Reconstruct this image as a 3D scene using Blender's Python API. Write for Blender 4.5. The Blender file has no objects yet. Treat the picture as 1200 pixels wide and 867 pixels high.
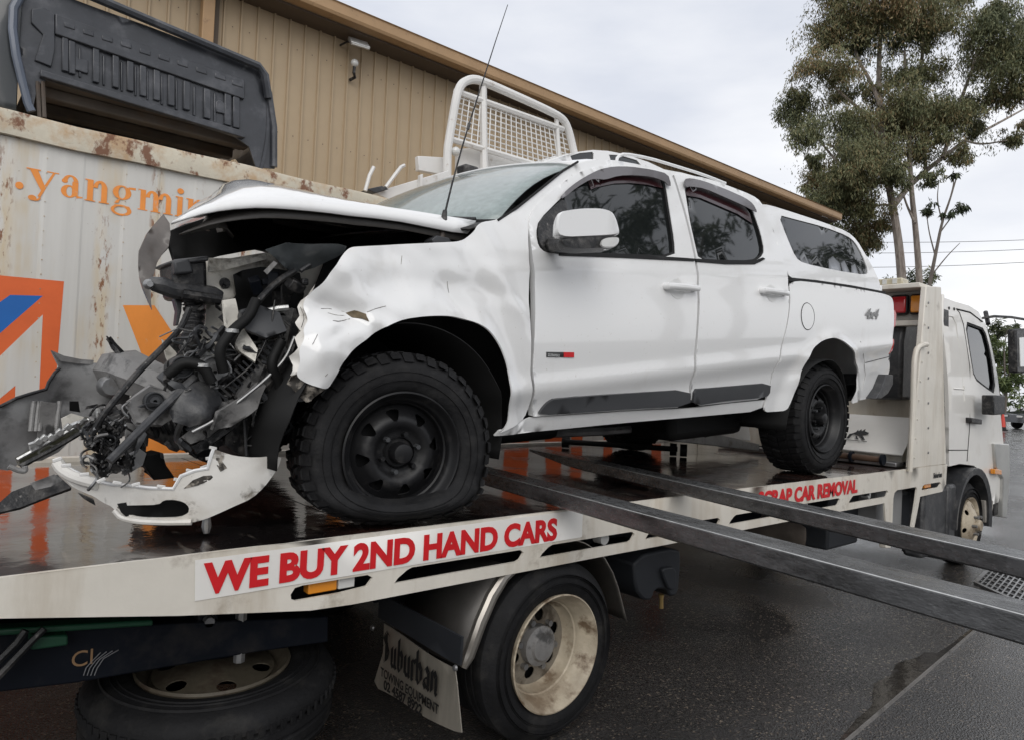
import bpy, bmesh, math, random
from mathutils import Vector, Matrix, noise
from mathutils.geometry import delaunay_2d_cdt
R_ = math.radians
rng = random.Random(7)
sc = bpy.context.scene
col = sc.collection

# ------------------------------------------------------------------ camera
FPX, PITCH, ROLL, YAW = 821.0, .016559, .0449990, .862017
cF = Vector((math.cos(YAW)*math.cos(PITCH), math.sin(YAW)*math.cos(PITCH), math.sin(PITCH)))
cR = Vector((math.sin(YAW), -math.cos(YAW), 0)); cU = cR.cross(cF)
cR = (cR*math.cos(ROLL) + cU*math.sin(ROLL)); cU = cR.cross(cF)
EYE = Vector((0, 0, 1.5))
cam = bpy.data.cameras.new("camera"); camo = bpy.data.objects.new("camera", cam); col.objects.link(camo)
M = Matrix((cR, cU, -cF)).transposed().to_4x4(); M.translation = EYE
camo.matrix_world = M
cam.sensor_width = 36; cam.lens = FPX/1200*36; cam.clip_end = 3000; cam.clip_start = .05
sc.camera = camo

# ------------------------------------------------------------------ light: overcast daylight
SUN_EL, SUN_AZ = R_(34), R_(-125)        # direction towards the soft sun, behind and left of the camera
w = bpy.data.worlds.new("World"); sc.world = w; w.use_nodes = True
nt = w.node_tree; nt.nodes.clear()
def wn(t, **k):
    n = nt.nodes.new(t)
    for a, b in k.items(): setattr(n, a, b)
    return n
out = wn('ShaderNodeOutputWorld'); bg = wn('ShaderNodeBackground'); bg.inputs[1].default_value = .1
sky = wn('ShaderNodeTexSky', sky_type='NISHITA', sun_disc=False, sun_elevation=SUN_EL, sun_rotation=R_(90)-SUN_AZ)
tc = wn('ShaderNodeTexCoord'); mp = wn('ShaderNodeMapping'); mp.inputs['Scale'].default_value = (1, 1, 3.2)
n1 = wn('ShaderNodeTexNoise'); n1.inputs['Scale'].default_value = 2.1; n1.inputs['Detail'].default_value = 6; n1.inputs['Roughness'].default_value = .5
rp = wn('ShaderNodeValToRGB'); e = rp.color_ramp.elements
e[0].position = .32; e[0].color = (7.6, 7.95, 8.8, 1); e[1].position = .68; e[1].color = (11.2, 11.2, 11.3, 1)
mx = wn('ShaderNodeMix', data_type='RGBA'); mx.inputs[0].default_value = .94
L = nt.links.new
L(tc.outputs['Generated'], mp.inputs[0]); L(mp.outputs[0], n1.inputs['Vector']); L(n1.outputs[0], rp.inputs[0])
L(sky.outputs[0], mx.inputs[6]); L(rp.outputs[0], mx.inputs[7]); L(mx.outputs[2], bg.inputs[0]); L(bg.outputs[0], out.inputs[0])
sd = bpy.data.lights.new("sun", 'SUN'); sd.energy = 1.2; sd.angle = R_(45); sd.color = (1, .97, .92)
so = bpy.data.objects.new("sun", sd); col.objects.link(so)
sdir = Vector((math.cos(SUN_EL)*math.cos(SUN_AZ), math.cos(SUN_EL)*math.sin(SUN_AZ), math.sin(SUN_EL)))
so.rotation_euler = sdir.to_track_quat('Z', 'Y').to_euler(); so.location = (0, -5, 20)
vs = sc.view_settings
vs.view_transform = 'Standard'; vs.look = 'None'; vs.exposure = 0; vs.gamma = 1; vs.use_curve_mapping = False
sc.cycles.max_bounces = 8; sc.cycles.glossy_bounces = 4; sc.cycles.transparent_max_bounces = 12; sc.cycles.use_denoising = True

# ------------------------------------------------------------------ helpers
def ray(px, py): return cF*FPX + cR*(px-600) - cU*(py-433.5)
def atY(px, py, Y): d = ray(px, py); return EYE + d*(Y/d.y)
def atX(px, py, X): d = ray(px, py); return EYE + d*(X/d.x)
def atZ(px, py, Z): d = ray(px, py); return EYE + d*((Z-1.5)/d.z)
def atD(px, py, D): return EYE + ray(px, py)*(D/FPX)
def trace(pts, yf):
    """outline seen in the photograph -> (X, Z) on the surface Y = yf(X, Z)"""
    res = []
    for x, y in pts:
        Y = 2.2
        for _ in range(9):
            p = atY(x, y, Y); Y = .5*Y + .5*yf(p.x, p.z)
        for _ in range(3):
            p = atY(x, y, Y); Y = yf(p.x, p.z)
        res.append((p.x, p.z))
    return res
def chaikin(pts, n=1, closed=True):
    for _ in range(n):
        q = []
        m = len(pts)
        if not closed: q.append(pts[0])
        for i in range(m if closed else m-1):
            a, b = pts[i], pts[(i+1) % m]
            q.append(tuple(a[k]*.78+b[k]*.22 for k in range(len(a)))); q.append(tuple(a[k]*.22+b[k]*.78 for k in range(len(a))))
        if not closed: q.append(pts[-1])
        pts = q
    return pts
def inpoly(x, y, P):
    c = False; j = len(P)-1
    for i in range(len(P)):
        if (P[i][1] > y) != (P[j][1] > y) and x < (P[j][0]-P[i][0])*(y-P[i][1])/(P[j][1]-P[i][1])+P[i][0]: c = not c
        j = i
    return c
def props(o, label=None, cat=None, group=None, kind=None):
    if label: o['label'] = label
    if cat: o['category'] = cat
    if group: o['group'] = group
    if kind: o['kind'] = kind
    return o
def thing(name, label, cat, loc=(0, 0, 0), group=None):
    o = bpy.data.objects.new(name, None); col.objects.link(o); o.location = loc; o.empty_display_size = .1
    return props(o, label, cat, group)
LOC = {}
def worldloc(o):
    return Vector(o.location)      # parent inverses cancel every parent: a location is a world location
def link(name, me, mat, parent=None):
    me.name = name
    if mat is not None and len(me.materials) == 0: me.materials.append(mat)
    o = bpy.data.objects.new(name, me); col.objects.link(o)
    if parent is not None:
        o.parent = parent; o.matrix_parent_inverse = Matrix.Translation(-worldloc(parent))
    return o
class MB:
    def __init__(s): s.v = []; s.f = []
    def add(s, vs, fs):
        b = len(s.v); s.v += [tuple(q) for q in vs]; s.f += [tuple(i+b for i in f) for f in fs]; return s
    def bx(s, x0, x1, y0, y1, z0, z1):
        return s.add([(x0,y0,z0),(x1,y0,z0),(x1,y1,z0),(x0,y1,z0),(x0,y0,z1),(x1,y0,z1),(x1,y1,z1),(x0,y1,z1)],
                     [(3,2,1,0),(4,5,6,7),(0,1,5,4),(1,2,6,5),(2,3,7,6),(3,0,4,7)])
    def box(s, c, d, rot=(0, 0, 0)):
        m = Matrix.Translation(Vector(c)) @ (Matrix.Rotation(rot[2], 4, 'Z') @ Matrix.Rotation(rot[1], 4, 'Y') @ Matrix.Rotation(rot[0], 4, 'X'))
        q = [m @ Vector((a*d[0]/2, b*d[1]/2, c_*d[2]/2)) for a, b, c_ in ((-1,-1,-1),(1,-1,-1),(1,1,-1),(-1,1,-1),(-1,-1,1),(1,-1,1),(1,1,1),(-1,1,1))]
        return s.add(q, [(3,2,1,0),(4,5,6,7),(0,1,5,4),(1,2,6,5),(2,3,7,6),(3,0,4,7)])
    def tube(s, pts, r, n=8, cap=True):
        pts = [Vector(p) for p in pts]; rs = r if isinstance(r, (list, tuple)) else [r]*len(pts)
        up = Vector((0, 0, 1)); prev = None; rings = []
        for i, p in enumerate(pts):
            t = (pts[min(i+1, len(pts)-1)] - pts[max(i-1, 0)]).normalized()
            if prev is None:
                a = t.cross(up if abs(t.z) < .9 else Vector((1, 0, 0))).normalized()
            else:
                a = (prev - t*prev.dot(t)).normalized()
            prev = a; b = t.cross(a)
            rings.append([p + (a*math.cos(2*math.pi*k/n) + b*math.sin(2*math.pi*k/n))*rs[i] for k in range(n)])
        vs = [q for r_ in rings for q in r_]; fs = []
        for i in range(len(rings)-1):
            for k in range(n):
                fs.append((i*n+k, i*n+(k+1) % n, (i+1)*n+(k+1) % n, (i+1)*n+k))
        if cap: fs += [tuple(range(n-1, -1, -1)), tuple((len(rings)-1)*n+k for k in range(n))]
        return s.add(vs, fs)
    def lathe(s, prof, c, axis=1, n=48, a0=0, a1=2*math.pi, fn=None):
        """prof = [(radius, offset along axis)]; axis 0/1/2"""
        full = abs(a1-a0-2*math.pi) < 1e-6; m = n if full else n+1; vs = []
        for r, h in prof:
            for k in range(m):
                a = a0+(a1-a0)*k/n; u, v_ = r*math.cos(a), r*math.sin(a)
                q = {0: (h, u, v_), 1: (u, h, v_), 2: (u, v_, h)}[axis]
                q = Vector(q)
                if fn: q = fn(q)
                vs.append(q+Vector(c))
        fs = []
        for i in range(len(prof)-1):
            for k in range(m if full else n):
                k2 = (k+1) % m
                f = (i*m+k, i*m+k2, (i+1)*m+k2, (i+1)*m+k)
                fs.append(f if axis != 1 else f[::-1])
        return s.add(vs, fs)
    def prism(s, poly, plane, a, b):
        """poly extruded between a and b along the axis missing from plane ('xz','yz','xy')"""
        def P(u, v, t): return {'xz': (u, t, v), 'yz': (t, u, v), 'xy': (u, v, t)}[plane]
        n = len(poly); vs = [P(u, v, a) for u, v in poly]+[P(u, v, b) for u, v in poly]
        return s.add(vs, [tuple(range(n)), tuple(range(2*n-1, n-1, -1))]+[(i, (i+1) % n+0, (i+1) % n+n, i+n)[::-1] for i in range(n)])
    def loft(s, rows, closed=False):
        n = len(rows[0]); vs = [p for r in rows for p in r]; fs = []
        for i in range(len(rows)-1):
            for k in range(n if closed else n-1):
                k2 = (k+1) % n
                fs.append((i*n+k, i*n+k2, (i+1)*n+k2, (i+1)*n+k))
        return s.add(vs, fs)
    def build(s, name, mat, parent=None, smooth=True, bevel=0, kind=None, label=None, fixn=True, thick=0, ang=35):
        me = bpy.data.meshes.new(name); me.from_pydata(s.v, [], s.f)
        if fixn:
            bm = bmesh.new(); bm.from_mesh(me); bmesh.ops.recalc_face_normals(bm, faces=bm.faces); bm.to_mesh(me); bm.free()
        if smooth:
            for p in me.polygons: p.use_smooth = True
            me.set_sharp_from_angle(angle=R_(ang))
        o = link(name, me, mat, parent)
        if thick:
            m = o.modifiers.new('t', 'SOLIDIFY'); m.thickness = abs(thick); m.offset = -1 if thick > 0 else 0
        if bevel:
            m = o.modifiers.new('b', 'BEVEL'); m.width = bevel; m.segments = 2; m.limit_method = 'ANGLE'; m.angle_limit = R_(40)
        if kind: o['kind'] = kind
        if label: o['label'] = label
        return o
def sheet(name, outline, fn, mat, parent=None, holes=(), step=.05, thick=.004, facing=(0, -1, 0), kind=None, label=None, smooth=True, back=None):
    """a real sheet of material: outline (with holes) in u,v mapped by fn onto a surface, given thickness"""
    loops = [outline]+list(holes); V = []; E_ = []
    for lp in loops:
        b = len(V); q = []
        for i in range(len(lp)):
            p0, p1 = Vector(lp[i]), Vector(lp[(i+1) % len(lp)]); d = (p1-p0).length
            if d < 1e-6: continue
            m = max(1, int(math.ceil(d/step)))
            q += [p0.lerp(p1, k/m) for k in range(m)]
        V += q; E_ += [(b+i, b+(i+1) % len(q)) for i in range(len(q))]
    us = [p[0] for p in V]; vs_ = [p[1] for p in V]; nb = len(V)
    u = min(us)+step/2; r = 0
    seg = [(V[a], V[b]) for a, b in E_]
    while u < max(us):
        v = min(vs_)+step*(.5 if r % 2 else .1)
        while v < max(vs_):
            ok = inpoly(u, v, outline) and not any(inpoly(u, v, h) for h in holes)
            if ok:
                for a, b in seg:
                    if abs(a.x-u) < step and abs(a.y-v) < step and (a-Vector((u, v))).length < step*.4: ok = False; break
            if ok: V.append(Vector((u, v)))
            v += step
        u += step; r += 1
    ov, oe, of, _, _, _ = delaunay_2d_cdt(V, E_, [], 0, 1e-7)
    tris = []
    for f in of:
        c = sum((ov[i] for i in f), Vector((0, 0)))/len(f)
        if inpoly(c.x, c.y, outline) and not any(inpoly(c.x, c.y, h) for h in holes): tris.append(tuple(f))
    P = [Vector(fn(p.x, p.y)) for p in ov]
    nrm = [Vector((0, 0, 0)) for _ in P]; fc = Vector(facing)
    s_ = 0
    for t in tris:
        n = (P[t[1]]-P[t[0]]).cross(P[t[2]]-P[t[0]]); s_ += n.dot(fc)
    if s_ < 0: tris = [t[::-1] for t in tris]
    for t in tris:
        n = (P[t[1]]-P[t[0]]).cross(P[t[2]]-P[t[0]])
        for i in t: nrm[i] += n
    nrm = [n.normalized() if n.length else n for n in nrm]
    used = sorted({i for t in tris for i in t}); ix = {a: k for k, a in enumerate(used)}
    v1 = [P[i] for i in used]; v2 = [P[i]-nrm[i]*thick for i in used]; n = len(used)
    F = [tuple(ix[i] for i in t) for t in tris]; B = [tuple(ix[i]+n for i in t[::-1]) for t in tris]
    ec = {}
    for t in F:
        for k in range(3):
            a, b = t[k], t[(k+1) % 3]; ec[(a, b)] = 1
    rim = []; v3 = []
    for (a, b) in ec:
        if (b, a) not in ec:
            k = 2*n+len(v3); v3 += [v1[a], v1[b], v2[b], v2[a]]; rim.append((k+1, k, k+3, k+2))
    me = bpy.data.meshes.new(name); me.from_pydata(v1+v2+v3, [], F+B+rim)
    if smooth: me.polygons.foreach_set('use_smooth', [True]*len(me.polygons))
    me.materials.append(mat)
    if back is not None:
        me.materials.append(back)
        me.polygons.foreach_set('material_index', [0]*len(F)+[1]*len(B)+[0]*len(rim))
    o = link(name, me, None, parent)
    if kind: o['kind'] = kind
    if label: o['label'] = label
    return o
def copy_part(o, parent, loc=None, mw=None):
    c = o.copy(); col.objects.link(c); c.parent = parent; c.matrix_parent_inverse = Matrix.Translation(-worldloc(parent))
    if loc is not None: c.location = loc
    return c
def text(name, body, mat, parent, loc, size, ax=(1, 0, 0), ay=(0, 0, 1), sx=1., off=0., thick=.001, shear=0, align='LEFT'):
    cu = bpy.data.curves.new(name, 'FONT'); cu.body = body; cu.size = size; cu.offset = off; cu.extrude = thick; cu.shear = shear; cu.align_x = align; cu.resolution_u = 4
    t = bpy.data.objects.new(name, cu); col.objects.link(t)
    dg = bpy.context.evaluated_depsgraph_get(); me = bpy.data.meshes.new_from_object(t.evaluated_get(dg)); bpy.data.objects.remove(t)
    ax = Vector(ax).normalized(); ay = Vector(ay).normalized(); az = ax.cross(ay)
    for v in me.vertices: v.co = Vector(loc)+ax*v.co.x*sx+ay*v.co.y+az*v.co.z
    me.materials.clear(); return link(name, me, mat, parent)

# ------------------------------------------------------------------ materials
def mat(name, color, rough=.5, metal=0, spec=.5, coat=0, var=0, vscale=3., dirt=None, bump=0, bscale=40., alpha=1, trans=0, stretch=(1, 1, 1), rvar=0, bdist=.01, ior=1.5, coatr=.04, dirt2=None):
    m = bpy.data.materials.new(name); m.use_nodes = True; nt = m.node_tree; b = nt.nodes['Principled BSDF']; lk = nt.links.new
    b.inputs['Base Color'].default_value = (*color, 1); b.inputs['Roughness'].default_value = rough; b.inputs['Metallic'].default_value = metal
    b.inputs['Specular IOR Level'].default_value = spec; b.inputs['Coat Weight'].default_value = coat; b.inputs['Coat Roughness'].default_value = coatr
    b.inputs['IOR'].default_value = ior
    if trans: b.inputs['Transmission Weight'].default_value = trans
    if alpha < 1: b.inputs['Alpha'].default_value = alpha
    tc = nt.nodes.new('ShaderNodeTexCoord'); mp = nt.nodes.new('ShaderNodeMapping'); mp.inputs['Scale'].default_value = stretch
    lk(tc.outputs['Object'], mp.inputs[0])
    def nz(s, d=5, ro=.6):
        n = nt.nodes.new('ShaderNodeTexNoise'); n.inputs['Scale'].default_value = s; n.inputs['Detail'].default_value = d; n.inputs['Roughness'].default_value = ro
        lk(mp.outputs[0], n.inputs['Vector']); return n
    cur = None
    def rng_(src, a, b_, c, d):
        r = nt.nodes.new('ShaderNodeMapRange'); r.inputs[1].default_value = a; r.inputs[2].default_value = b_; r.inputs[3].default_value = c; r.inputs[4].default_value = d
        lk(src, r.inputs[0]); return r.outputs[0]
    if var:
        n = nz(vscale); k = rng_(n.outputs[0], .3, .7, 1-var, 1+var*.6)
        h = nt.nodes.new('ShaderNodeMix'); h.data_type = 'RGBA'; h.blend_type = 'MULTIPLY'; h.inputs[0].default_value = 1
        h.inputs[6].default_value = (*color, 1); lk(k, h.inputs[7]); cur = h.outputs[2]
    for dd in (dirt, dirt2):
        if dd:
            dc, ds, t0, t1, amt = dd[:5]
            n = nz(ds, 8, .65)
            if len(dd) > 5:
                mp2 = nt.nodes.new('ShaderNodeMapping'); mp2.inputs['Scale'].default_value = dd[5]; lk(tc.outputs['Object'], mp2.inputs[0]); lk(mp2.outputs[0], n.inputs['Vector'])
            k = rng_(n.outputs[0], t0, t1, 0, amt)
            h = nt.nodes.new('ShaderNodeMix'); h.data_type = 'RGBA'; lk(k, h.inputs[0])
            if cur is not None: lk(cur, h.inputs[6])
            else: h.inputs[6].default_value = (*color, 1)
            h.inputs[7].default_value = (*dc, 1); cur = h.outputs[2]
    if cur is not None: lk(cur, b.inputs['Base Color'])
    if rvar:
        n = nz(vscale*1.7, 6); lk(rng_(n.outputs[0], .35, .65, max(.02, rough-rvar), min(1, rough+rvar)), b.inputs['Roughness'])
    if bump:
        n = nz(bscale, 6); bp = nt.nodes.new('ShaderNodeBump'); bp.inputs['Strength'].default_value = bump; bp.inputs['Distance'].default_value = bdist
        lk(n.outputs[0], bp.inputs['Height']); lk(bp.outputs[0], b.inputs['Normal'])
    return m
RUST = (.19, .07, .025)
m_white = mat('white_car_paint', (.79, .79, .785), .22, coat=1, dirt=((.52, .48, .42), 3.2, .58, .80, .35, (1, 1, .6)), dirt2=((.38, .33, .27), 55, .64, .72, .45))
m_white_dirty = mat('scuffed_white_paint', (.72, .70, .66), .4, coat=.3, var=.08, vscale=6, dirt=((.10, .08, .06), 9, .57, .66, .85), dirt2=((.45, .40, .33), 4, .45, .7, .6), bump=.3, bscale=15)
m_inner = mat('inner_white_metal', (.74, .71, .64), .5, var=.2, vscale=8, dirt=((.10, .085, .065), 9, .5, .66, .9), bump=.3, bscale=22)
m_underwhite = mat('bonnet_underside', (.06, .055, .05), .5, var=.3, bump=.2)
m_plastic = mat('black_plastic', (.012, .012, .013), .42, spec=.45, var=.3, vscale=10, dirt=((.16, .15, .14), 16, .50, .70, .65), dirt2=((.30, .28, .26), 45, .62, .70, .6), bump=.4, bscale=70)
m_plastic2 = mat('dark_grey_plastic', (.035, .036, .039), .38, var=.3, vscale=8, dirt=((.16, .155, .15), 12, .5, .75, .6), bump=.2, bscale=60)
m_grey = mat('dusty_grey_plastic', (.22, .215, .21), .5, var=.35, vscale=6, dirt=((.03, .03, .03), 10, .52, .62, .8), bump=.4, bscale=30)
m_lining = mat('undertray_grey', (.34, .34, .34), .42, var=.3, vscale=5, dirt=((.05, .05, .05), 8, .5, .66, .7), bump=.3, bscale=18)
m_clad = mat('door_cladding', (.05, .052, .056), .5, var=.1, bump=.1, bscale=300, bdist=.002)
m_rubber = mat('tyre_rubber', (.012, .012, .013), .7, spec=.25, var=.4, vscale=9, dirt=((.05, .048, .046), 12, .5, .8, .5), bump=.3, bscale=60)
m_rubber2 = mat('truck_tyre_rubber', (.010, .010, .011), .7, spec=.25, var=.4, vscale=7, dirt=((.075, .07, .062), 6, .52, .8, .45), bump=.35, bscale=50)
m_rimblack = mat('black_steel_rim', (.010, .010, .011), .42, spec=.35, var=.3, dirt=((.08, .075, .07), 14, .55, .8, .5))
m_steel = mat('worn_steel', (.33, .33, .33), .38, metal=.8, var=.25, vscale=9, dirt=((.12, .09, .06), 10, .55, .75, .8))
m_alu = mat('scraped_aluminium', (.55, .55, .54), .35, metal=.7, var=.3, vscale=20, bump=.3)
m_glass = mat('tinted_glass', (.010, .012, .012), .03, spec=.45, coat=.35, coatr=.02)
m_ws = mat('wet_windscreen', (.30, .36, .35), .10, spec=.6, coat=.6, var=.2, vscale=30, bump=.6, bscale=120, bdist=.004, alpha=.86)
m_shield = mat('smoked_weathershield', (.10, .09, .095), .12, spec=.7, coat=.6)
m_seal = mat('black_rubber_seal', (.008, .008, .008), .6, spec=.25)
m_trayw = mat('cream_truck_paint', (.70, .66, .585), .42, coat=.15, var=.08, vscale=4, dirt=((.20, .15, .10), 5, .60, .74, .75), dirt2=((.42, .35, .26), 3.5, .48, .72, .65, (1.5, 1.5, .25)), bump=.12, bscale=30)
m_cab = mat('truck_cab_white', (.78, .76, .72), .35, coat=.4, var=.06, dirt=((.45, .40, .33), 3, .58, .8, .5))
m_red = mat('red_lettering', (.62, .015, .02), .4, var=.08, vscale=20)
m_sticker = mat('white_sticker', (.80, .78, .74), .35, var=.04, dirt=((.5, .46, .4), 8, .6, .8, .5))
m_chassis = mat('shade_darkened_chassis_paint', (.004, .006, .011), .6, spec=.2, var=.4, dirt=((.04, .035, .03), 6, .5, .75, .6))  # navy paint, darkened further to deepen the shade under the tray
m_green = mat('green_chassis_paint', (.012, .07, .035), .5, var=.3)
m_rimcream = mat('cream_truck_rim', (.52, .45, .34), .5, var=.25, vscale=8, dirt=((.10, .055, .025), 9, .50, .64, .9), dirt2=((.20, .15, .10), 3, .45, .62, .7), bump=.2, bscale=40)
m_rimdirty_shaded = mat('dirty_shaded_spare_rim', (.10, .085, .06), .6, var=.4, vscale=10, dirt=((.05, .035, .025), 9, .48, .62, .9))  # grime over a base darkened for the shade under the tail
m_guard = mat('dull_mudguard_plate', (.085, .08, .075), .42, metal=.5, var=.3, vscale=6)
m_rimdisc = mat('grimy_rim_disc', (.26, .23, .185), .55, var=.35, vscale=9, dirt=((.06, .045, .03), 9, .46, .6, .9))
m_galv = mat('brushed_mudguard_steel', (.42, .39, .35), .33, metal=.85, var=.2, vscale=6)
m_flap = mat('mudflap_stainless', (.50, .46, .39), .35, metal=.7, var=.35, vscale=10, stretch=(1, 1, .2))
m_black = mat('black_lettering', (.008, .008, .008), .5)
m_amber = mat('amber_lens', (.75, .27, .02), .15, coat=.8)
m_redlens = mat('red_lens', (.45, .01, .015), .12, coat=.8)
m_lens = mat('clear_lens', (.62, .62, .60), .12, coat=.8)
m_bag = mat('tank_grey_plastic', (.022, .024, .028), .5, spec=.3, var=.25)
m_fork = mat('wet_scratched_fork_steel', (.15, .152, .155), .30, metal=.7, var=.3, vscale=30, dirt=((.30, .30, .30), 60, .60, .7, .6), dirt2=((.015, .014, .013), 6, .50, .66, .7), bump=.15, bscale=120, rvar=.12, stretch=(1.5, .5, 1.5))
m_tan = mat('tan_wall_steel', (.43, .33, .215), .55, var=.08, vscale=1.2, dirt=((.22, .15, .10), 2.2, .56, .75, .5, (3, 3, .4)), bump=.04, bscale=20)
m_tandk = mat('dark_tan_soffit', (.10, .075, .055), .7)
m_gutter = mat('tan_gutter', (.40, .255, .135), .5, var=.1, dirt=((.14, .08, .05), 8, .62, .72, .7))
m_tub = mat('charcoal_tub_paint', (.040, .043, .051), .36, coat=.25, var=.3, vscale=7, dirt=((.13, .13, .14), 7, .52, .72, .6), bump=.2, bscale=25)
m_tubun = mat('tub_underside', (.10, .082, .068), .7, var=.4, dirt=((.12, .075, .045), 5, .5, .7, .7))
m_whitemetal = mat('white_powdercoat', (.72, .71, .69), .42, coat=.2, var=.08, dirt=((.3, .22, .15), 8, .62, .75, .6))
m_orange = mat('orange_container_print', (.85, .29, .05), .55, var=.12, vscale=5, dirt=((.6, .5, .4), 11, .60, .68, .7))
m_orange2 = mat('red_orange_container_print', (.74, .135, .03), .55, var=.1, vscale=5)
m_blue = mat('blue_container_print', (.01, .13, .45), .5, var=.08)
m_bark = mat('gum_bark', (.36, .31, .27), .8, var=.35, vscale=3, stretch=(3, 3, .6), dirt=((.12, .09, .07), 4, .5, .65, .7), bump=.4, bscale=20)
m_bark2 = mat('grey_bark', (.17, .145, .125), .85, var=.3)
def leafmat(name, cols, sc_=.35):
    m = bpy.data.materials.new(name); m.use_nodes = True; nt = m.node_tree; b = nt.nodes['Principled BSDF']; lk = nt.links.new
    g = nt.nodes.new('ShaderNodeNewGeometry'); n = nt.nodes.new('ShaderNodeTexNoise'); n.inputs['Scale'].default_value = sc_; n.inputs['Detail'].default_value = 3
    lk(g.outputs['Position'], n.inputs['Vector'])
    ad = nt.nodes.new('ShaderNodeMath'); ad.operation = 'MULTIPLY_ADD'; ad.inputs[1].default_value = .45; lk(g.outputs['Random Per Island'], ad.inputs[0])
    sb = nt.nodes.new('ShaderNodeMath'); sb.operation = 'SUBTRACT'; sb.inputs[1].default_value = .22; lk(n.outputs[0], sb.inputs[0]); lk(sb.outputs[0], ad.inputs[2])
    r = nt.nodes.new('ShaderNodeValToRGB'); lk(ad.outputs[0], r.inputs[0]); el = r.color_ramp.elements
    el[0].position = .2; el[0].color = (*cols[0], 1); el[1].position = .8; el[1].color = (*cols[-1], 1)
    for i, c in enumerate(cols[1:-1]): q = el.new(.2+.6*(i+1)/(len(cols)-1)); q.color = (*c, 1)
    lk(r.outputs[0], b.inputs['Base Color']); b.inputs['Roughness'].default_value = .6
    b.inputs['Subsurface Weight'].default_value = 0
    return m
m_gum = leafmat('gum_leaves', [(.07, .088, .042), (.135, .148, .068), (.19, .185, .085), (.26, .175, .085)])
m_gumdk = leafmat('dark_gum_leaves', [(.025, .038, .02), (.05, .065, .028), (.085, .095, .04)])
m_bush = leafmat('bush_leaves', [(.03, .05, .015), (.07, .10, .025), (.12, .15, .04)], .8)

def ground_mat():
    m = bpy.data.materials.new('wet_asphalt'); m.use_nodes = True; nt = m.node_tree; b = nt.nodes['Principled BSDF']; lk = nt.links.new
    g = nt.nodes.new('ShaderNodeNewGeometry')
    def nz(s, d=4): n = nt.nodes.new('ShaderNodeTexNoise'); n.inputs['Scale'].default_value = s; n.inputs['Detail'].default_value = d; lk(g.outputs[0], n.inputs['Vector']); return n.outputs[0]
    v = nt.nodes.new('ShaderNodeTexVoronoi'); v.inputs['Scale'].default_value = 120; lk(g.outputs[0], v.inputs['Vector'])
    def mr(s, a, b_, c, d): r = nt.nodes.new('ShaderNodeMapRange'); [setattr(r.inputs[i+1], 'default_value', q) for i, q in enumerate((a, b_, c, d))]; lk(s, r.inputs[0]); return r.outputs[0]
    def mixc(f, a, b_):
        h = nt.nodes.new('ShaderNodeMix'); h.data_type = 'RGBA'; lk(f, h.inputs[0])
        for s, q in ((6, a), (7, b_)):
            if isinstance(q, tuple): h.inputs[s].default_value = (*q, 1)
            else: lk(q, h.inputs[s])
        return h.outputs[2]
    wv = nt.nodes.new('ShaderNodeTexWhiteNoise'); lk(v.outputs['Position'], wv.inputs[0])
    c = mixc(wv.outputs[0], (.020, .019, .019), (.062, .058, .055))
    sp = mixc(mr(wv.outputs[0], .93, .97, 0, 1), c, (.19, .155, .12))
    c2 = mixc(mr(nz(.9, 6), .45, .62, 0, .55), sp, (.024, .0235, .023))
    wet = nz(.55, 6)
    lk(c2, b.inputs['Base Color']); lk(mr(wet, .36, .58, .34, .10), b.inputs['Roughness']); b.inputs['Specular IOR Level'].default_value = .5
    bp = nt.nodes.new('ShaderNodeBump'); bp.inputs['Distance'].default_value = .006; lk(mr(wet, .42, .62, .60, .12), bp.inputs['Strength']); lk(v.outputs['Distance'], bp.inputs['Height']); lk(bp.outputs[0], b.inputs['Normal'])
    return m
def deck_mat():
    m = bpy.data.materials.new('wet_brown_deck_steel'); m.use_nodes = True; nt = m.node_tree; b = nt.nodes['Principled BSDF']; lk = nt.links.new
    g = nt.nodes.new('ShaderNodeNewGeometry')
    def nz(s, d=5, st=(1, 1, 1)):
        mp = nt.nodes.new('ShaderNodeMapping'); mp.inputs['Scale'].default_value = st; lk(g.outputs[0], mp.inputs[0])
        n = nt.nodes.new('ShaderNodeTexNoise'); n.inputs['Scale'].default_value = s; n.inputs['Detail'].default_value = d; lk(mp.outputs[0], n.inputs['Vector']); return n.outputs[0]
    def mr(s, a, b_, c, d): r = nt.nodes.new('ShaderNodeMapRange'); [setattr(r.inputs[i+1], 'default_value', q) for i, q in enumerate((a, b_, c, d))]; lk(s, r.inputs[0]); return r.outputs[0]
    h = nt.nodes.new('ShaderNodeMix'); h.data_type = 'RGBA'; lk(mr(nz(3, 6, (1, .5, 1)), .42, .62, 0, 1), h.inputs[0]); h.inputs[6].default_value = (.010, .008, .008, 1); h.inputs[7].default_value = (.052, .022, .016, 1)
    h2 = nt.nodes.new('ShaderNodeMix'); h2.data_type = 'RGBA'; lk(mr(nz(9, 8, (3, .6, 1)), .62, .70, 0, .7), h2.inputs[0]); lk(h.outputs[2], h2.inputs[6]); h2.inputs[7].default_value = (.14, .12, .10, 1)
    lk(h2.outputs[2], b.inputs['Base Color']); lk(mr(nz(2.2, 6), .40, .66, .04, .34), b.inputs['Roughness']); b.inputs['Specular IOR Level'].default_value = .85
    b.inputs['Coat Weight'].default_value = .7; b.inputs['Coat Roughness'].default_value = .05
    bp = nt.nodes.new('ShaderNodeBump'); bp.inputs['Strength'].default_value = .3; bp.inputs['Distance'].default_value = .006; lk(nz(11, 5), bp.inputs['Height']); lk(bp.outputs[0], b.inputs['Normal']); lk(bp.outputs[0], b.inputs['Coat Normal'])
    return m
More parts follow.
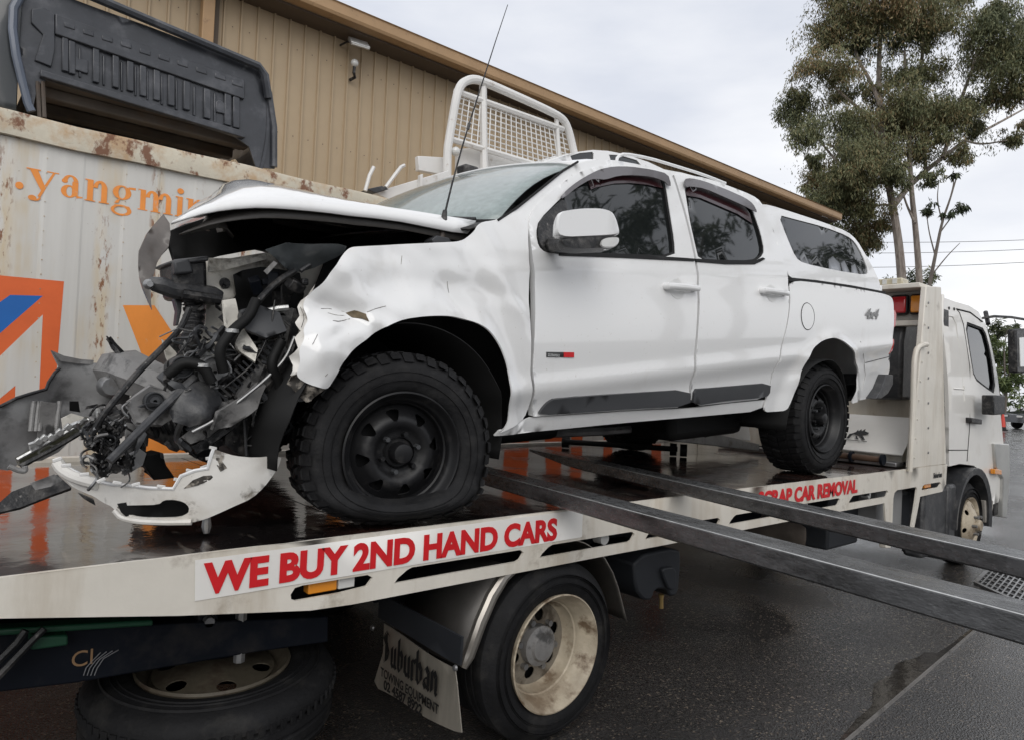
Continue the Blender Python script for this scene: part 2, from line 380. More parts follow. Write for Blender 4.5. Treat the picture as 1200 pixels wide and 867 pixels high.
def container_mat():
    m = bpy.data.materials.new('stained_container_paint'); m.use_nodes = True; nt = m.node_tree; b = nt.nodes['Principled BSDF']; lk = nt.links.new
    g = nt.nodes.new('ShaderNodeNewGeometry')
    def nz(s, d=5, st=(1, 1, 1), off=0):
        mp = nt.nodes.new('ShaderNodeMapping'); mp.inputs['Scale'].default_value = st; mp.inputs['Location'].default_value = (off, off, 0); lk(g.outputs[0], mp.inputs[0])
        n = nt.nodes.new('ShaderNodeTexNoise'); n.inputs['Scale'].default_value = s; n.inputs['Detail'].default_value = d; n.inputs['Roughness'].default_value = .65; lk(mp.outputs[0], n.inputs['Vector']); return n.outputs[0]
    def mr(s, a, b_, c, d): r = nt.nodes.new('ShaderNodeMapRange'); [setattr(r.inputs[i+1], 'default_value', q) for i, q in enumerate((a, b_, c, d))]; lk(s, r.inputs[0]); return r.outputs[0]
    def mul(a, b_): n = nt.nodes.new('ShaderNodeMath'); n.operation = 'MULTIPLY'; lk(a, n.inputs[0]); lk(b_, n.inputs[1]); return n.outputs[0]
    cur = (.55, .53, .49)
    def mixc(f, a, b_):
        h = nt.nodes.new('ShaderNodeMix'); h.data_type = 'RGBA'; lk(f, h.inputs[0])
        for s, q in ((6, a), (7, b_)):
            if isinstance(q, tuple): h.inputs[s].default_value = (*q, 1)
            else: lk(q, h.inputs[s])
        return h.outputs[2]
    a = mixc(mr(nz(5, 4, (1, 1, .08)), .35, .65, 0, 1), (.56, .545, .51), (.66, .645, .61))
    a = mixc(mul(mr(nz(4.2, 5, (1, 1, .10), 5), .54, .68, 0, .75), mr(nz(2, 3), .35, .6, 0, 1)), a, (.56, .44, .26))     # yellow-brown runs
    streak = mr(nz(3.1, 3, (1, 1, .02), 9), .56, .64, 0, 1)
    spots = mr(nz(26, 6, (1, 1, .35), 3), .58, .66, 0, .95)
    a = mixc(mul(streak, spots), a, (.24, .10, .035))
    sx_ = nt.nodes.new('ShaderNodeSeparateXYZ'); lk(g.outputs[0], sx_.inputs[0])
    for xc, ww, zc, zt_ in ((.86, .055, 1.2, 2.5), (1.15, .045, 1.2, 2.9), (.33, .09, 2.45, 2.8), (1.72, .05, 1.0, 2.9)):
        d1 = nt.nodes.new('ShaderNodeMath'); d1.operation = 'SUBTRACT'; lk(sx_.outputs[0], d1.inputs[0]); d1.inputs[1].default_value = xc
        d2 = nt.nodes.new('ShaderNodeMath'); d2.operation = 'ABSOLUTE'; lk(d1.outputs[0], d2.inputs[0])
        m1 = mr(d2.outputs[0], ww, ww*.4, 0, 1); m2 = mr(sx_.outputs[2], zt_, zt_-.25, 0, 1)
        mm = mul(m1, m2)
        a = mixc(mul(mm, mr(nz(9, 5, (1, 1, .2), xc), .42, .6, 0, .7)), a, (.60, .47, .28))
        a = mixc(mul(mm, mr(nz(34, 6, (1, 1, .3), xc), .53, .60, 0, .95)), a, (.22, .085, .03))
    a = mixc(mr(nz(60, 3, (1, 1, 1), 2), .71, .75, 0, .8), a, (.2, .1, .05))
    lk(a, b.inputs['Base Color']); b.inputs['Roughness'].default_value = .5
    return m
m_scrape = mat('scraped_dirty_paint', (.30, .27, .23), .7, var=.5, vscale=30, dirt=((.04, .035, .03), 40, .42, .55, 1))
m_ground = ground_mat(); m_deck = deck_mat(); m_cont = container_mat()
m_contrail = mat('rusty_container_rail', (.55, .50, .40), .6, var=.15, dirt=((.42, .24, .10), 5, .46, .62, .7), dirt2=((.16, .06, .025), 11, .54, .62, .95, (1, 1, .7)), bump=.4, bscale=30)
m_conc = mat('wet_concrete', (.17, .16, .15), .35, var=.3, vscale=2, dirt=((.06, .055, .05), 4, .45, .6, .8), bump=.3, bscale=60, rvar=.15)
m_water = mat('puddle_water', (.028, .024, .020), .06, spec=.5, var=.5, vscale=9, rvar=.05, bump=.12, bscale=14, bdist=.02)

# ================================================================== SETTING
g = MB()
N = 24; ext = [-600, -80, -30, -12] + [i*1.5 for i in range(-6, 20)] + [35, 50, 90, 200, 700]
def gz(x, y): return 0.0
rows = [[(x, y, gz(x, y)) for x in ext] for y in ext]
go = g.loft(rows).build('ground', m_ground, kind='structure', fixn=False)

# concrete gutter strip with water across the yard, towards the right
p0 = atZ(1160, 722, .0); p1 = atZ(975, 880, .0); d = (p1-p0).normalized(); nrm = Vector((-d.y, d.x, 0)); a = p0-d*14; b = p1+d*4
MB().add([(a+nrm*.0+Vector((0, 0, .004))), (b+nrm*.0+Vector((0, 0, .004))), (b+nrm*.005+Vector((0, 0, .012))), (a+nrm*.005+Vector((0, 0, .012))), (a+nrm*.012+Vector((0, 0, .012))), (b+nrm*.012+Vector((0, 0, .012))), (b+nrm*.016+Vector((0, 0, .0))), (a+nrm*.016+Vector((0, 0, 0)))],
         [(0, 1, 2, 3), (3, 2, 5, 4), (4, 5, 6, 7)]).build('kerb', m_conc, kind='structure', fixn=False)
# puddle lying along the kerb
kd = (b-a).normalized(); q1 = atZ(1146, 733, 0); q2 = atZ(1000, 850, 0); t1 = (q1-a).dot(kd); t2 = (q2-a).dot(kd)+.3; kn = Vector((-kd.y, kd.x, 0))
if kn.dot(atZ(1000, 780, 0)-q2) < 0: kn = -kn
near_, far_e = [], []
for i in range(41):
    t = i/40; p_ = a+kd*(t1+(t2-t1)*t)
    wd_ = .015+.13*max(0, math.sin(math.pi*min(1, t*1.02)))**1.5*(.75+.7*noise.noise((t*7, 3, 0)))*(.25 if t < .35 else 1)
    near_.append((p_.x-kn.x*.002, p_.y-kn.y*.002, .004)); far_e.append((p_.x+kn.x*wd_, p_.y+kn.y*wd_, .004))
MB().loft([near_, far_e]).build('puddle', m_water, kind='structure', fixn=False)
# concrete path slab strip under the drain
dr = [atZ(x, y, 0) for x, y in ((1143, 684), (1163, 664), (1240, 690), (1222, 720))]
c0, cx, cy = dr[0], dr[3]-dr[0], dr[1]-dr[0]
cx.z = cy.z = 0
drain = thing('drain_grate', 'square steel drain grate set in the wet asphalt beside the truck cab', 'drain grate', (c0.x, c0.y, 0))
ux, uy = cx.normalized(), cy.normalized(); lx, ly = cx.length, cy.length
def quadbar(mb, o, a, b_, wa, z0, z1):
    d_ = (b_-a).normalized(); n_ = Vector((-d_.y, d_.x, 0))*wa/2
    q = [a-n_, b_-n_, b_+n_, a+n_]
    mb.add([(p.x, p.y, z0) for p in q]+[(p.x, p.y, z1) for p in q], [(3,2,1,0),(4,5,6,7),(0,1,5,4),(1,2,6,5),(2,3,7,6),(3,0,4,7)])
mbf = MB()
for a_, b_ in ((c0, c0+cx), (c0+cy, c0+cx+cy), (c0, c0+cy), (c0+cx, c0+cx+cy)): quadbar(mbf, None, a_, b_, .03, .004, .02)
mbf.build('frame', m_steel, drain, smooth=False)
mbp = MB(); mbp.add([(p.x, p.y, .005) for p in (c0, c0+cx, c0+cx+cy, c0+cy)], [(0, 1, 2, 3)]); mbp.build('pit', m_black, drain)
for i in range(1, 12):
    mb = MB(); quadbar(mb, None, c0+cx*i/12, c0+cx*i/12+cy, .012, .008, .018); mb.build('bar', m_steel, drain, smooth=False)
for i in range(1, 6):
    mb = MB(); quadbar(mb, None, c0+cy*i/6, c0+cy*i/6+cx, .012, .006, .016); mb.build('crossbar', m_steel, drain, smooth=False)

# ------------------------------------------------------------------ warehouse
WY = 9.0; WTOP = 6.15
wh = thing('warehouse', 'long tan corrugated steel warehouse with plain gutter above the container', 'warehouse', (8, WY, 0))
pitch_ = .2105
sheet_me = None
x = -4.0; k = 0
PX0 = 2.36       # the tall downpipe-like corner post
first = None
while x < 18.25:
    if first is None:
        prof = [(0, 0), (.006, -.03), (.026, -.03), (.034, 0), (pitch_, 0)]
        mb = MB(); mb.loft([[(u, v, 0) for u, v in prof], [(u, v, WTOP) for u, v in prof]])
        first = mb.build('cladding_sheet', m_tan, wh, smooth=False, fixn=False, thick=.0)
        first.matrix_parent_inverse = Matrix.Translation(-Vector(wh.location)); first.location = (x, WY, 0)
    else:
        copy_part(first, wh, (x, WY, 0))
    x += pitch_; k += 1
xe = x
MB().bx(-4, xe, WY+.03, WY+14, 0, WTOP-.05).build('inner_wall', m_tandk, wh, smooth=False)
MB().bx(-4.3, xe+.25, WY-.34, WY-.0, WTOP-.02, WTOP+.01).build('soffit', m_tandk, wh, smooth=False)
gut = MB(); gp = [(WY-.34, WTOP+.012), (WY-.50, WTOP+.012), (WY-.52, WTOP+.05), (WY-.52, WTOP+.17), (WY-.545, WTOP+.185), (WY-.50, WTOP+.19), (WY-.34, WTOP+.19)]
gut.prism(gp, 'yz', -4.3, xe+.25).build('gutter', m_gutter, wh, smooth=False, bevel=.006)
rf = MB(); rf.add([(-4.3, WY-.36, WTOP+.2), (xe+.25, WY-.36, WTOP+.2), (xe+.25, WY+7, WTOP+.9), (-4.3, WY+7, WTOP+.9)], [(0, 1, 2, 3)]); rf.build('roof', m_tan, wh, thick=.03)
MB().bx(2.46, 2.60, WY-.16, WY-.035, 0, WTOP).build('downpipe', m_gutter, wh, bevel=.01)
MB().bx(2.62, 2.68, WY-.06, WY-.035, 0, WTOP).build('joint_trim', m_tandk, wh, bevel=.004)
scr = MB()
xx = -3.9
while xx < 18.2:
    for zz in (2.2, 3.4, 4.6, 5.75): scr.bx(xx+.010, xx+.022, WY-.034, WY-.030, zz, zz+.012)
    xx += pitch_
scr.build('screws', m_tandk, wh, smooth=False, kind='stuff')
# floodlight on the wall
fl = thing('floodlight', 'small square floodlight with bulb fixed under the warehouse gutter', 'floodlight', (4.42, WY-.1, 5.9))
mb = MB(); mb.box((4.43, WY-.33, 6.0), (.27, .05, .19), (R_(-48), 0, R_(-8))); mb.build('housing', m_alu, fl, bevel=.01)
mb = MB(); mb.box((4.43, WY-.352, 5.98), (.235, .012, .155), (R_(-48), 0, R_(-8))); mb.build('glass_panel', m_lens, fl, bevel=.004)
MB().tube([(4.40, WY-.31, 6.0), (4.34, WY-.16, 6.05), (4.30, WY-.03, 6.03)], .014).build('bracket', m_plastic, fl)
bm = bmesh.new(); bmesh.ops.create_uvsphere(bm, u_segments=16, v_segments=10, radius=.055, matrix=Matrix.Translation((4.46, WY-.17, 5.79))); me = bpy.data.meshes.new('bulb'); bm.to_mesh(me); bm.free()
for p in me.polygons: p.use_smooth = True
link('bulb', me, m_lens, fl)
MB().tube([(4.46, WY-.17, 5.74), (4.46, WY-.16, 5.66), (4.5, WY-.12, 5.62), (4.47, WY-.03, 5.60)], .022).build('sensor_arm', m_plastic, fl)

# ------------------------------------------------------------------ shipping container
CY = 4.9; CT = 2.90; CX0, CX1 = -1.6, 8.2
ct = thing('shipping_container', 'rusty white shipping container with orange lettering behind the wrecked pickup', 'shipping container', (3.3, CY+1.2, 0))
def cfn(u, v): return (u, CY, v)
pw = .416; x = CX0+.06; i = 0; first = None
while x < CX1-.1:
    prof = [(.0, .002), (.010, .0), (.196, .0), (.208, .0035), (pw-.010, .0035), (pw, .002)]
    if first is None:
        mb = MB(); mb.loft([[(u, v, .18) for u, v in prof], [(u, v, CT-.14) for u, v in prof]])
        first = mb.build('side_panel', m_cont, ct, smooth=False, fixn=False); first.matrix_parent_inverse = Matrix.Translation(-Vector(ct.location)); first.location = (x, CY, 0)
    else: copy_part(first, ct, (x, CY, 0))
    x += pw
# top rail: slightly dented
rl = MB(); rows = []
for i in range(61):
    xx = CX0+(CX1-CX0)*i/60; dz = .012*noise.noise((xx*2.1, 0, 0)); dy = .01*noise.noise((xx*3, 5, 0))
    rows.append([(xx, CY-.035+dy, CT-.14+dz), (xx, CY-.04+dy, CT-.02+dz), (xx, CY-.03+dy, CT+dz), (xx, CY+.10, CT+dz), (xx, CY+.10, CT-.14)])
rl.loft(rows, closed=True).build('top_rail', m_contrail, ct)
MB().bx(CX0, CX1, CY-.03, CY+.1, .02, .18).build('bottom_rail', m_contrail, ct, bevel=.008)
MB().bx(CX0, CX1, CY+.05, CY+2.35, .1, CT-.05).build('body', m_cont, ct, smooth=False)
MB().bx(CX0+.02, CX1-.02, CY+.05, CY+2.4, CT-.045, CT-.015).build('roof', m_contrail, ct, smooth=False)
# printed graphics, thin film just proud of the panels
def decal(name, polys, m_, y, parent=ct, th=.0006):
    mb = MB()
    for j, P in enumerate(polys):
        mb.add([(u, y-.0001*j, v) for u, v in P], [tuple(range(len(P)))])
    return mb.build(name, m_, parent, smooth=False, thick=0)
gy = CY-.0006
decal('logo_frame', [[(-.35, 1.955), (.668, 1.973), (.65, 1.18), (.62, .2), (-.35, .2)]], m_orange2, gy)
decal('logo_stripe', [[(-.35, 1.60), (-.35, 1.0), (-.2, 1.05), (.3, 1.55), (.567, 1.875), (.412, 1.863), (.33, 1.78)], [(-.3, .3), (-.1, .3), (-.1, .6), (-.3, .6)]][:1], m_blue, gy-.0004)
decal('logo_panel', [[(.572, 1.766), (.584, .2), (.49, .2), (.46, 1.35), (.25, 1.12), (.0, .9), (-.02, 1.05), (.382, 1.515)]], m_cont, gy-.0008)
decal('logo_chevron', [[(.985, 1.865), (1.165, 1.883), (1.30, 1.69), (1.70, 1.1), (2.0, .62), (2.0, .2), (1.80, .2), (1.55, .62), (1.215, 1.30)],
                       [(1.16, .2), (1.42, .2), (1.42, 1.09), (1.16, 1.14)], [(2.42, .2), (2.60, .2), (2.60, 1.5), (2.42, 1.5)]], m_orange, gy)
# stripes of the print further along (they show as reflections in the wet deck)
decal('logo_stripes', [[(x0, .4), (x0+w_, .4), (x0+w_, 1.95), (x0, 1.95)] for x0, w_ in ((4.15, .30), (4.75, .14), (5.02, .16), (5.5, .14), (6.3, .3))]+[[(4.60, .4), (4.72, .4), (4.86, 1.95), (4.76, 1.95)]], m_orange2, gy)

# serif letters of the print, drawn with stems, bowls and serifs
def ell(cx_, cy_, a_, b_, t0=0, t1=360, n=22): return [(cx_+a_*math.cos(R_(t0+(t1-t0)*k/n)), cy_+b_*math.sin(R_(t0+(t1-t0)*k/n))) for k in range(n+1)]
def ring(cx_, cy_, a1, b1, a2, b2, t0, t1, sh=0): return ell(cx_, cy_, a1, b1, t0, t1)+ell(cx_+sh, cy_, a2, b2, t1, t0)
H_ = 1.0
def stem(x0, w_=.20, h=1.0, b_=0): return [[(x0, b_), (x0+w_, b_), (x0+w_, h), (x0, h)], [(x0-.08, b_), (x0+w_+.08, b_), (x0+w_+.08, b_+.05), (x0-.08, b_+.05)]]
def G_n(): return stem(.08)+[[(0, .95), (.28, .95), (.28, 1.0), (0, 1.0)]]+stem(.56, .20, .72)+[ring(.52, .66, .24, .36, .07, .24, 0, 180, -.02)], .86
def G_m():
    s1, a_ = G_n(); s2 = [[(x_+.48, y_) for x_, y_ in P] for P in s1[3:]]
    return s1+s2, 1.36
def G_i(): return stem(.08)+[[(0, .95), (.28, .95), (.28, 1.0), (0, 1.0)], ell(.18, 1.28, .13, .14)], .38
def G_a(): return [ring(.36, .70, .26, .32, .10, .25, 10, 190, 0), [(.42, 0.08), (.62, .08), (.62, .74), (.42, .74)], ring(.32, .27, .26, .29, .10, .22, 0, 360, .02), [(.56, .0), (.78, .06), (.78, .11), (.6, .13)], ell(.17, .72, .10, .10)], .80
def G_y(): return [[(.06, 1.0), (.32, 1.0), (.60, .22), (.50, -.02)], [(.82, 1.0), (.90, 1.0), (.44, -.25), (.36, -.18)], [(-.02, .95), (.42, .95), (.42, 1.0), (-.02, 1.0)], [(.62, .95), (1.0, .95), (1.0, 1.0), (.62, 1.0)], ell(.20, -.30, .13, .12), ring(.28, -.22, .19, .2, .12, .12, 250, 350, 0)], .98
def G_g(): return [ring(.38, .66, .33, .34, .13, .28, 0, 360, 0), [(.6, .88), (.86, .88), (.86, 1.0), (.6, .97)], ring(.38, -.18, .37, .26, .23, .17, 0, 360, -.02), [(.12, .12), (.22, .30), (.34, .36), (.26, .14)], [(.12, .06), (.66, .04), (.70, -.06), (.14, .02)]], .92
def G_dot(): return [ell(.18, .14, .15, .16)], .42
LT = MB()
def word(seq, x0, z0, hx, xs, y=gy-.0005):
    cx_ = x0; j = 0
    for gl, in seq:
        P, adv = gl
        for q in P:
            LT.add([(cx_+u*hx*xs, y-.00012*(j % 9), z0+v*hx) for u, v in q], [tuple(range(len(q)))]); j += 1
        cx_ += (adv+.04)*hx*xs
    return cx_
mbd = LT
nx = word([(G_dot(),)], .402, 2.475, .13, 1.0)
LT.build('lettering', m_orange, ct, smooth=False, fixn=False)
LT = MB(); word([(G_y(),), (G_a(),), (G_n(),), (G_g(),), (G_m(),), (G_i(),), (G_n(),), (G_g(),)], .458, 2.475, .13, 1.2); LT.build('lettering', m_orange, ct, smooth=False, fixn=False)
# rivets along the seams
mb = MB()
for sx in (0, .208):
    for i in range(22):
        for c_ in range(4): pass
for px_ in [CX0+.06+pw*i for i in range(4, 14)]:
    for zz in [.3+.085*i for i in range(29)]:
        mb.box((px_+.012, CY-.001, zz), (.006, .004, .006))
mb.build('rivets', m_contrail, ct, smooth=False, kind='stuff')

# ------------------------------------------------------------------ dark ute tub standing on the container
tub = thing('ute_tub', 'charcoal pickup tub shell lying on top of the container', 'ute tub', (1.1, 5.6, CT))
TY = 5.12
def tp(x_, y_, Y=TY): p = atY(x_, y_, Y); return (p.x, p.z)
front_out = [tp(*q) for q in [(72, -6), (300, 78), (310, 95), (318, 130), (322, 160), (322, 198), (300, 196), (292, 172), (275, 160), (62, 90), (44, 100), (38, 132), (34, 128), (20, 70), (13, 30), (22, 0), (40, -14)]]
def tubfn(u, v):
    y = TY
    return (u, y+.01*noise.noise((u*3, v*3, 1)), v)
sheet('front_wall', front_out, tubfn, m_tub, tub, step=.06, thick=.02)
# upper capping rail
tA, tB = atY(55, -26, TY-.05), atY(303, 78, TY-.05)
MB().tube([tA, tA.lerp(tB, .5)+Vector((0, 0, .0)), tB, tB+Vector((.05, .0, -.05)), tB+Vector((.09, .02, -.2))], .03, 8).build('top_rail', m_tub, tub)
# stamped band and ribs between its corners
def q3(x_, y_, off=0): p = atY(x_, y_, TY-off); return p
def plate(name, P, off, m_=m_tub, th=.018, par=tub):
    mb = MB(); a_ = [atY(x_, y_, TY) for x_, y_ in P]; n = len(P)
    mb.add([(p.x, TY-off, p.z) for p in a_]+[(p.x, TY+.005, p.z) for p in a_], [tuple(range(n)), tuple(range(2*n-1, n-1, -1))]+[(i, (i+1) % n, (i+1) % n+n, i+n) for i in range(n)])
    return mb.build(name, m_, par, bevel=.006)
plate('stiffener_band', [(64, 18), (285, 95), (285, 118), (64, 42)], .03)
for i, (xa, yt, yb) in enumerate([(72, 44, 84), (80, 48, 87), (108, 57, 97), (131, 65, 103), (148, 72, 107), (163, 77, 113), (179, 82, 118), (196, 88, 124), (214, 95, 129), (238, 104, 139), (262, 110, 147), (272, 113, 150)]):
    plate('rib', [(xa, yt), (xa+8, yt+2.5), (xa+8, yb+2), (xa, yb)], .022)
for P in ([(84, 68), (88, 66), (92, 70), (98, 70), (103, 71), (103, 88), (84, 82)], [(252, 120), (256, 117), (262, 121), (267, 121), (268, 136), (252, 132)]): plate('stamped_pocket', P, .016)
for x_, y_ in ((74, 30), (96, 38), (118, 45), (140, 52), (162, 60), (184, 67), (206, 74), (228, 82), (250, 89), (270, 97)):
    plate('band_dimple', [(x_, y_-2), (x_+13, y_+2), (x_+13, y_+8), (x_, y_+4)], .036)
for x_ in (92, 120, 141, 157, 171, 188, 205, 226, 250): plate('recess_step', [(x_, 56+(x_-92)*.335), (x_+3, 57+(x_-92)*.335), (x_+3, 92+(x_-92)*.335), (x_, 91+(x_-92)*.335)], .010)  # thin raised strips between the ribs, in the same tub paint
plate('corner_gusset', [(36, 12), (50, 10), (64, 18), (64, 60), (60, 80), (40, 72), (50, 42), (36, 28)], .02)
plate('lower_flange', [(46, 84), (285, 156), (285, 164), (46, 92)], .045)
# sides and floor going away from the camera, raised on its own depth
xa, xb = front_out[2][0], tp(14, 60)[0]; zt = tB.z
zfloor = tp(60, 90)[1]
MB().bx(xb+.1, xa-.03, TY+.02, TY+1.5, zfloor-.03, zfloor+.01).build('floor', m_tubun, tub, bevel=.01)
for yy in (TY+.12, TY+.45, TY+.8, TY+1.15): MB().bx(xb+.12, xa-.05, yy, yy+.09, zfloor-.10, zfloor-.03).build('floor_beam', m_tubun, tub, bevel=.008)
zl = CT-.01
def sidewall(xs, bulge, name='side_wall'):
    outl = [(TY-.01, zt+.0), (TY+1.55, zt+.0), (TY+1.55, zl+.05), (TY+1.2, zl+.02)]
    arc = [(TY+.78+.36*math.cos(R_(a_)), zl+.02+.30*math.sin(R_(a_))) for a_ in range(0, 181, 15)]
    outl += arc+[(TY+.3, zl+.02), (TY-.01, zl+.02)]
    def fn(u, v): return (xs+bulge*math.sin(math.pi*min(1, max(0, (v-zl)/(zt-zl))))*.05, u, v)
    return sheet(name, outl, fn, m_tub, tub, step=.08, thick=.02, facing=(bulge, 0, 0))
sidewall(xa+.0, 1)
bl = MB()
rows = []
for i in range(9):     # near left outer side, seen obliquely: bulging skin that ends in the blue-grey flange
    t = i/8; z_ = zl+.02+(zt+.10-zl)*t; xo = xb-.02-.10*math.sin(math.pi*t)
    rows.append([(xb+.03+.0*t, TY-.03, z_), (xo, TY+.03, z_), (xo-.03, TY+.4, z_), (xo-.03, TY+.9, z_), (xo, TY+1.55, z_)])
bl.loft(rows).build('outer_skin', mat('tub_outer_paint', (.03, .034, .036), .3, coat=.4, var=.25), tub, thick=.012)
MB().tube([atY(x_, y_, TY-.03) for x_, y_ in [(26, -8), (16, 10), (15, 35), (19, 65), (26, 95), (33, 122), (37, 131)]], .024, 8).build('corner_flange', mat('blue_grey_flange', (.10, .12, .16), .35, coat=.3, var=.2), tub)
MB().tube([atY(x_, y_, TY-.01) for x_, y_ in [(306, 84), (315, 110), (321, 150), (321, 196)]], .026, 8).build('corner_flange', m_tub, tub)
for x_ in (44, 50): MB().tube([atY(x_, 96, TY), atY(x_+2, 138, TY)], .012, 6).build('mounting_bracket', m_tubun, tub)
mb = MB()
for i in range(9): p = atY(75+i*24, 118+i*7.2, TY+.6); mb.box((p.x, TY+.4, zfloor-.035), (.06, .03, .01))
mb.build('drain_slot', m_black, tub)

# ------------------------------------------------------------------ white ute tray with mesh headboard on the container
RY = 5.5
rk = thing('ute_tray', 'white steel ute tray with a wire mesh headboard standing on the container', 'ute tray', (4.4, RY, CT))
def rpt(x_, y_, Y=RY): return atY(x_, y_, Y)
fr = chaikin([tuple(rpt(*q)) for q in [(524, 235), (524, 178), (527, 160), (535, 112), (541, 98), (552, 93), (565, 95), (650, 133), (662, 142), (668, 158), (676, 195), (676, 240)]], 2, False)
MB().tube(fr, .042, 10).build('headboard_frame', m_whitemetal, rk)
for P, r in (([(566, 97), (568, 240)], .038), ([(652, 136), (657, 220)], .026), ([(533, 107), (660, 152)], .03), ([(526, 163), (660, 203)], .03)):
    MB().tube([rpt(*q, RY+.02) for q in P], r, 6).build('headboard_bar', m_whitemetal, rk)
A, B, C_, D_ = rpt(538, 108, RY+.03), rpt(663, 152, RY+.03), rpt(672, 205, RY+.03), rpt(530, 163, RY+.03)
for i in range(1, 22):
    t = i/22; MB().tube([A.lerp(B, t), D_.lerp(C_, t)], .0075, 4).build('mesh_wire', m_whitemetal, rk, smooth=False)
for i in range(1, 9):
    t = i/9; MB().tube([A.lerp(D_, t)+Vector((0, .01, 0)), B.lerp(C_, t)+Vector((0, .01, 0))], .0075, 4).build('mesh_wire', m_whitemetal, rk, smooth=False)
def slab(name, P, Y0, Y1, m_=m_whitemetal, par=rk, bev=.006):
    a_ = [atY(x_, y_, Y0) for x_, y_ in P]; n = len(P)
    return MB().add([(p.x, Y0, p.z) for p in a_]+[(p.x, Y1, p.z) for p in a_], [tuple(range(n)), tuple(range(2*n-1, n-1, -1))]+[(i, (i+1) % n, (i+1) % n+n, i+n) for i in range(n)]).build(name, m_, par, bevel=bev)
slab('side_board', [(490, 183), (524, 185), (524, 206), (491, 200)], RY+.10, RY+.16)
slab('side_board', [(537, 175), (560, 173), (600, 184), (640, 196), (640, 222), (537, 212)], RY+.14, RY+.2)
slab('tray_beam', [(438, 226), (526, 200), (526, 212), (460, 236)], RY-.3, RY-.18)
slab('tray_beam', [(464, 236), (528, 214), (528, 222), (470, 240)], RY-.5, RY-.42, mat('rusty_tray_steel', (.30, .17, .08), .7, var=.4))
slab('tail_board', [(493, 205), (496, 204), (496, 222), (493, 224)], RY-.35, RY-.3)
for P in ([(428, 224), (433, 206), (438, 196)], [(452, 220), (463, 205), (470, 196), (474, 194)]):
    MB().tube([atY(*q, RY-.35) for q in P], .016, 6).build('tie_hook', m_whitemetal, rk)
slab('hook_plate', [(430, 222), (448, 218), (456, 222), (440, 227)], RY-.36, RY-.25, m_plastic2)
bm = bmesh.new(); bmesh.ops.create_uvsphere(bm, u_segments=14, v_segments=8, radius=.045, matrix=Matrix.Translation(rpt(534, 178, RY-.03))); me = bpy.data.meshes.new('lamp'); bm.to_mesh(me); bm.free(); link('work_lamp', me, m_lens, rk)

# ------------------------------------------------------------------ white car body sitting on the container further along
wb = thing('white_car_body', 'white car body with tinted windows showing above the pickup roof', 'car body', (6.4, 5.9, CT))
BY = 5.25
body_o = [(p.x, p.z) for p in (atY(x_, y_, BY) for x_, y_ in [(628, 196), (655, 185), (684, 176), (705, 173), (724, 174), (745, 178), (772, 187), (800, 201), (830, 216)])]
body_o += [(body_o[-1][0]+.2, CT+.02), (body_o[0][0]-.3, CT+.02)]
wins = [[(p.x, p.z) for p in (atY(x_, y_, BY) for x_, y_ in P)] for P in ([(675, 181), (688, 177), (704, 175.5), (705, 178), (703, 187), (677, 190)], [(724, 178.5), (738, 179), (758, 185), (764, 194), (742, 191), (725, 188)], [(767, 191.5), (780, 196), (792, 201.5), (770, 197.5)])]
sheet('side_shell', body_o, lambda u, v: (u, BY+.25*max(0, v-3.6), v), m_white, wb, holes=wins, step=.15, thick=.03)
for P in wins: sheet('window', P, lambda u, v: (u, BY+.012+.25*max(0, v-3.6), v), m_glass, wb, step=.15, thick=.005)
mb = MB(); mb.loft([[(x_, BY+.16, z_) for x_, z_ in body_o[:9]], [(x_, BY+.5, z_+.04) for x_, z_ in body_o[:9]], [(x_, BY+1.1, z_+.04) for x_, z_ in body_o[:9]], [(x_, BY+1.5, z_-.03) for x_, z_ in body_o[:9]]]); mb.build('roof', m_white, wb, thick=.02)
MB().bx(body_o[0][0]-.25, body_o[8][0]+.2, BY+.1, BY+1.5, CT, CT+.75).build('lower_body', m_white, wb, bevel=.05)
#@@PART2
# ================================================================== TOW TRUCK
TE = 2.10; DZ = .963
tk = thing('tilt_tray_truck', 'cream tilt tray tow truck with red WE BUY 2ND HAND CARS lettering carrying the wreck', 'tow truck', (3.5, 3.3, 0))
flat = lambda Y: (lambda X, Z: Y)
def tr(P, Y): return trace(P, flat(Y))
# deck plates between weld seams
dk = MB(); xs_ = [-1.6, -.2, 1.25, 2.7, 4.15, 5.3, 6.35]
for i in range(6):
    mb = MB(); x0, x1 = xs_[i], xs_[i+1]-.006; rows = []
    for a_ in range(9):
        xx = x0+(x1-x0)*a_/8
        rows.append([(xx, TE+.022+(2.38*b_/16), DZ-.004+.004*noise.noise((xx*1.3, b_*.4, 0))) for b_ in range(17)])
    mb.loft(rows).build('deck_plate', m_deck, tk, thick=.0, fixn=False)
MB().bx(-1.6, 6.35, TE+.03, 4.46, DZ-.06, DZ-.012).build('deck_base', m_chassis, tk)
for xx in (.9, 2.0, 3.1, 4.2, 5.2): MB().bx(xx, xx+.05, TE+.03, 4.4, DZ-.16, DZ-.06).build('cross_member', m_chassis, tk)
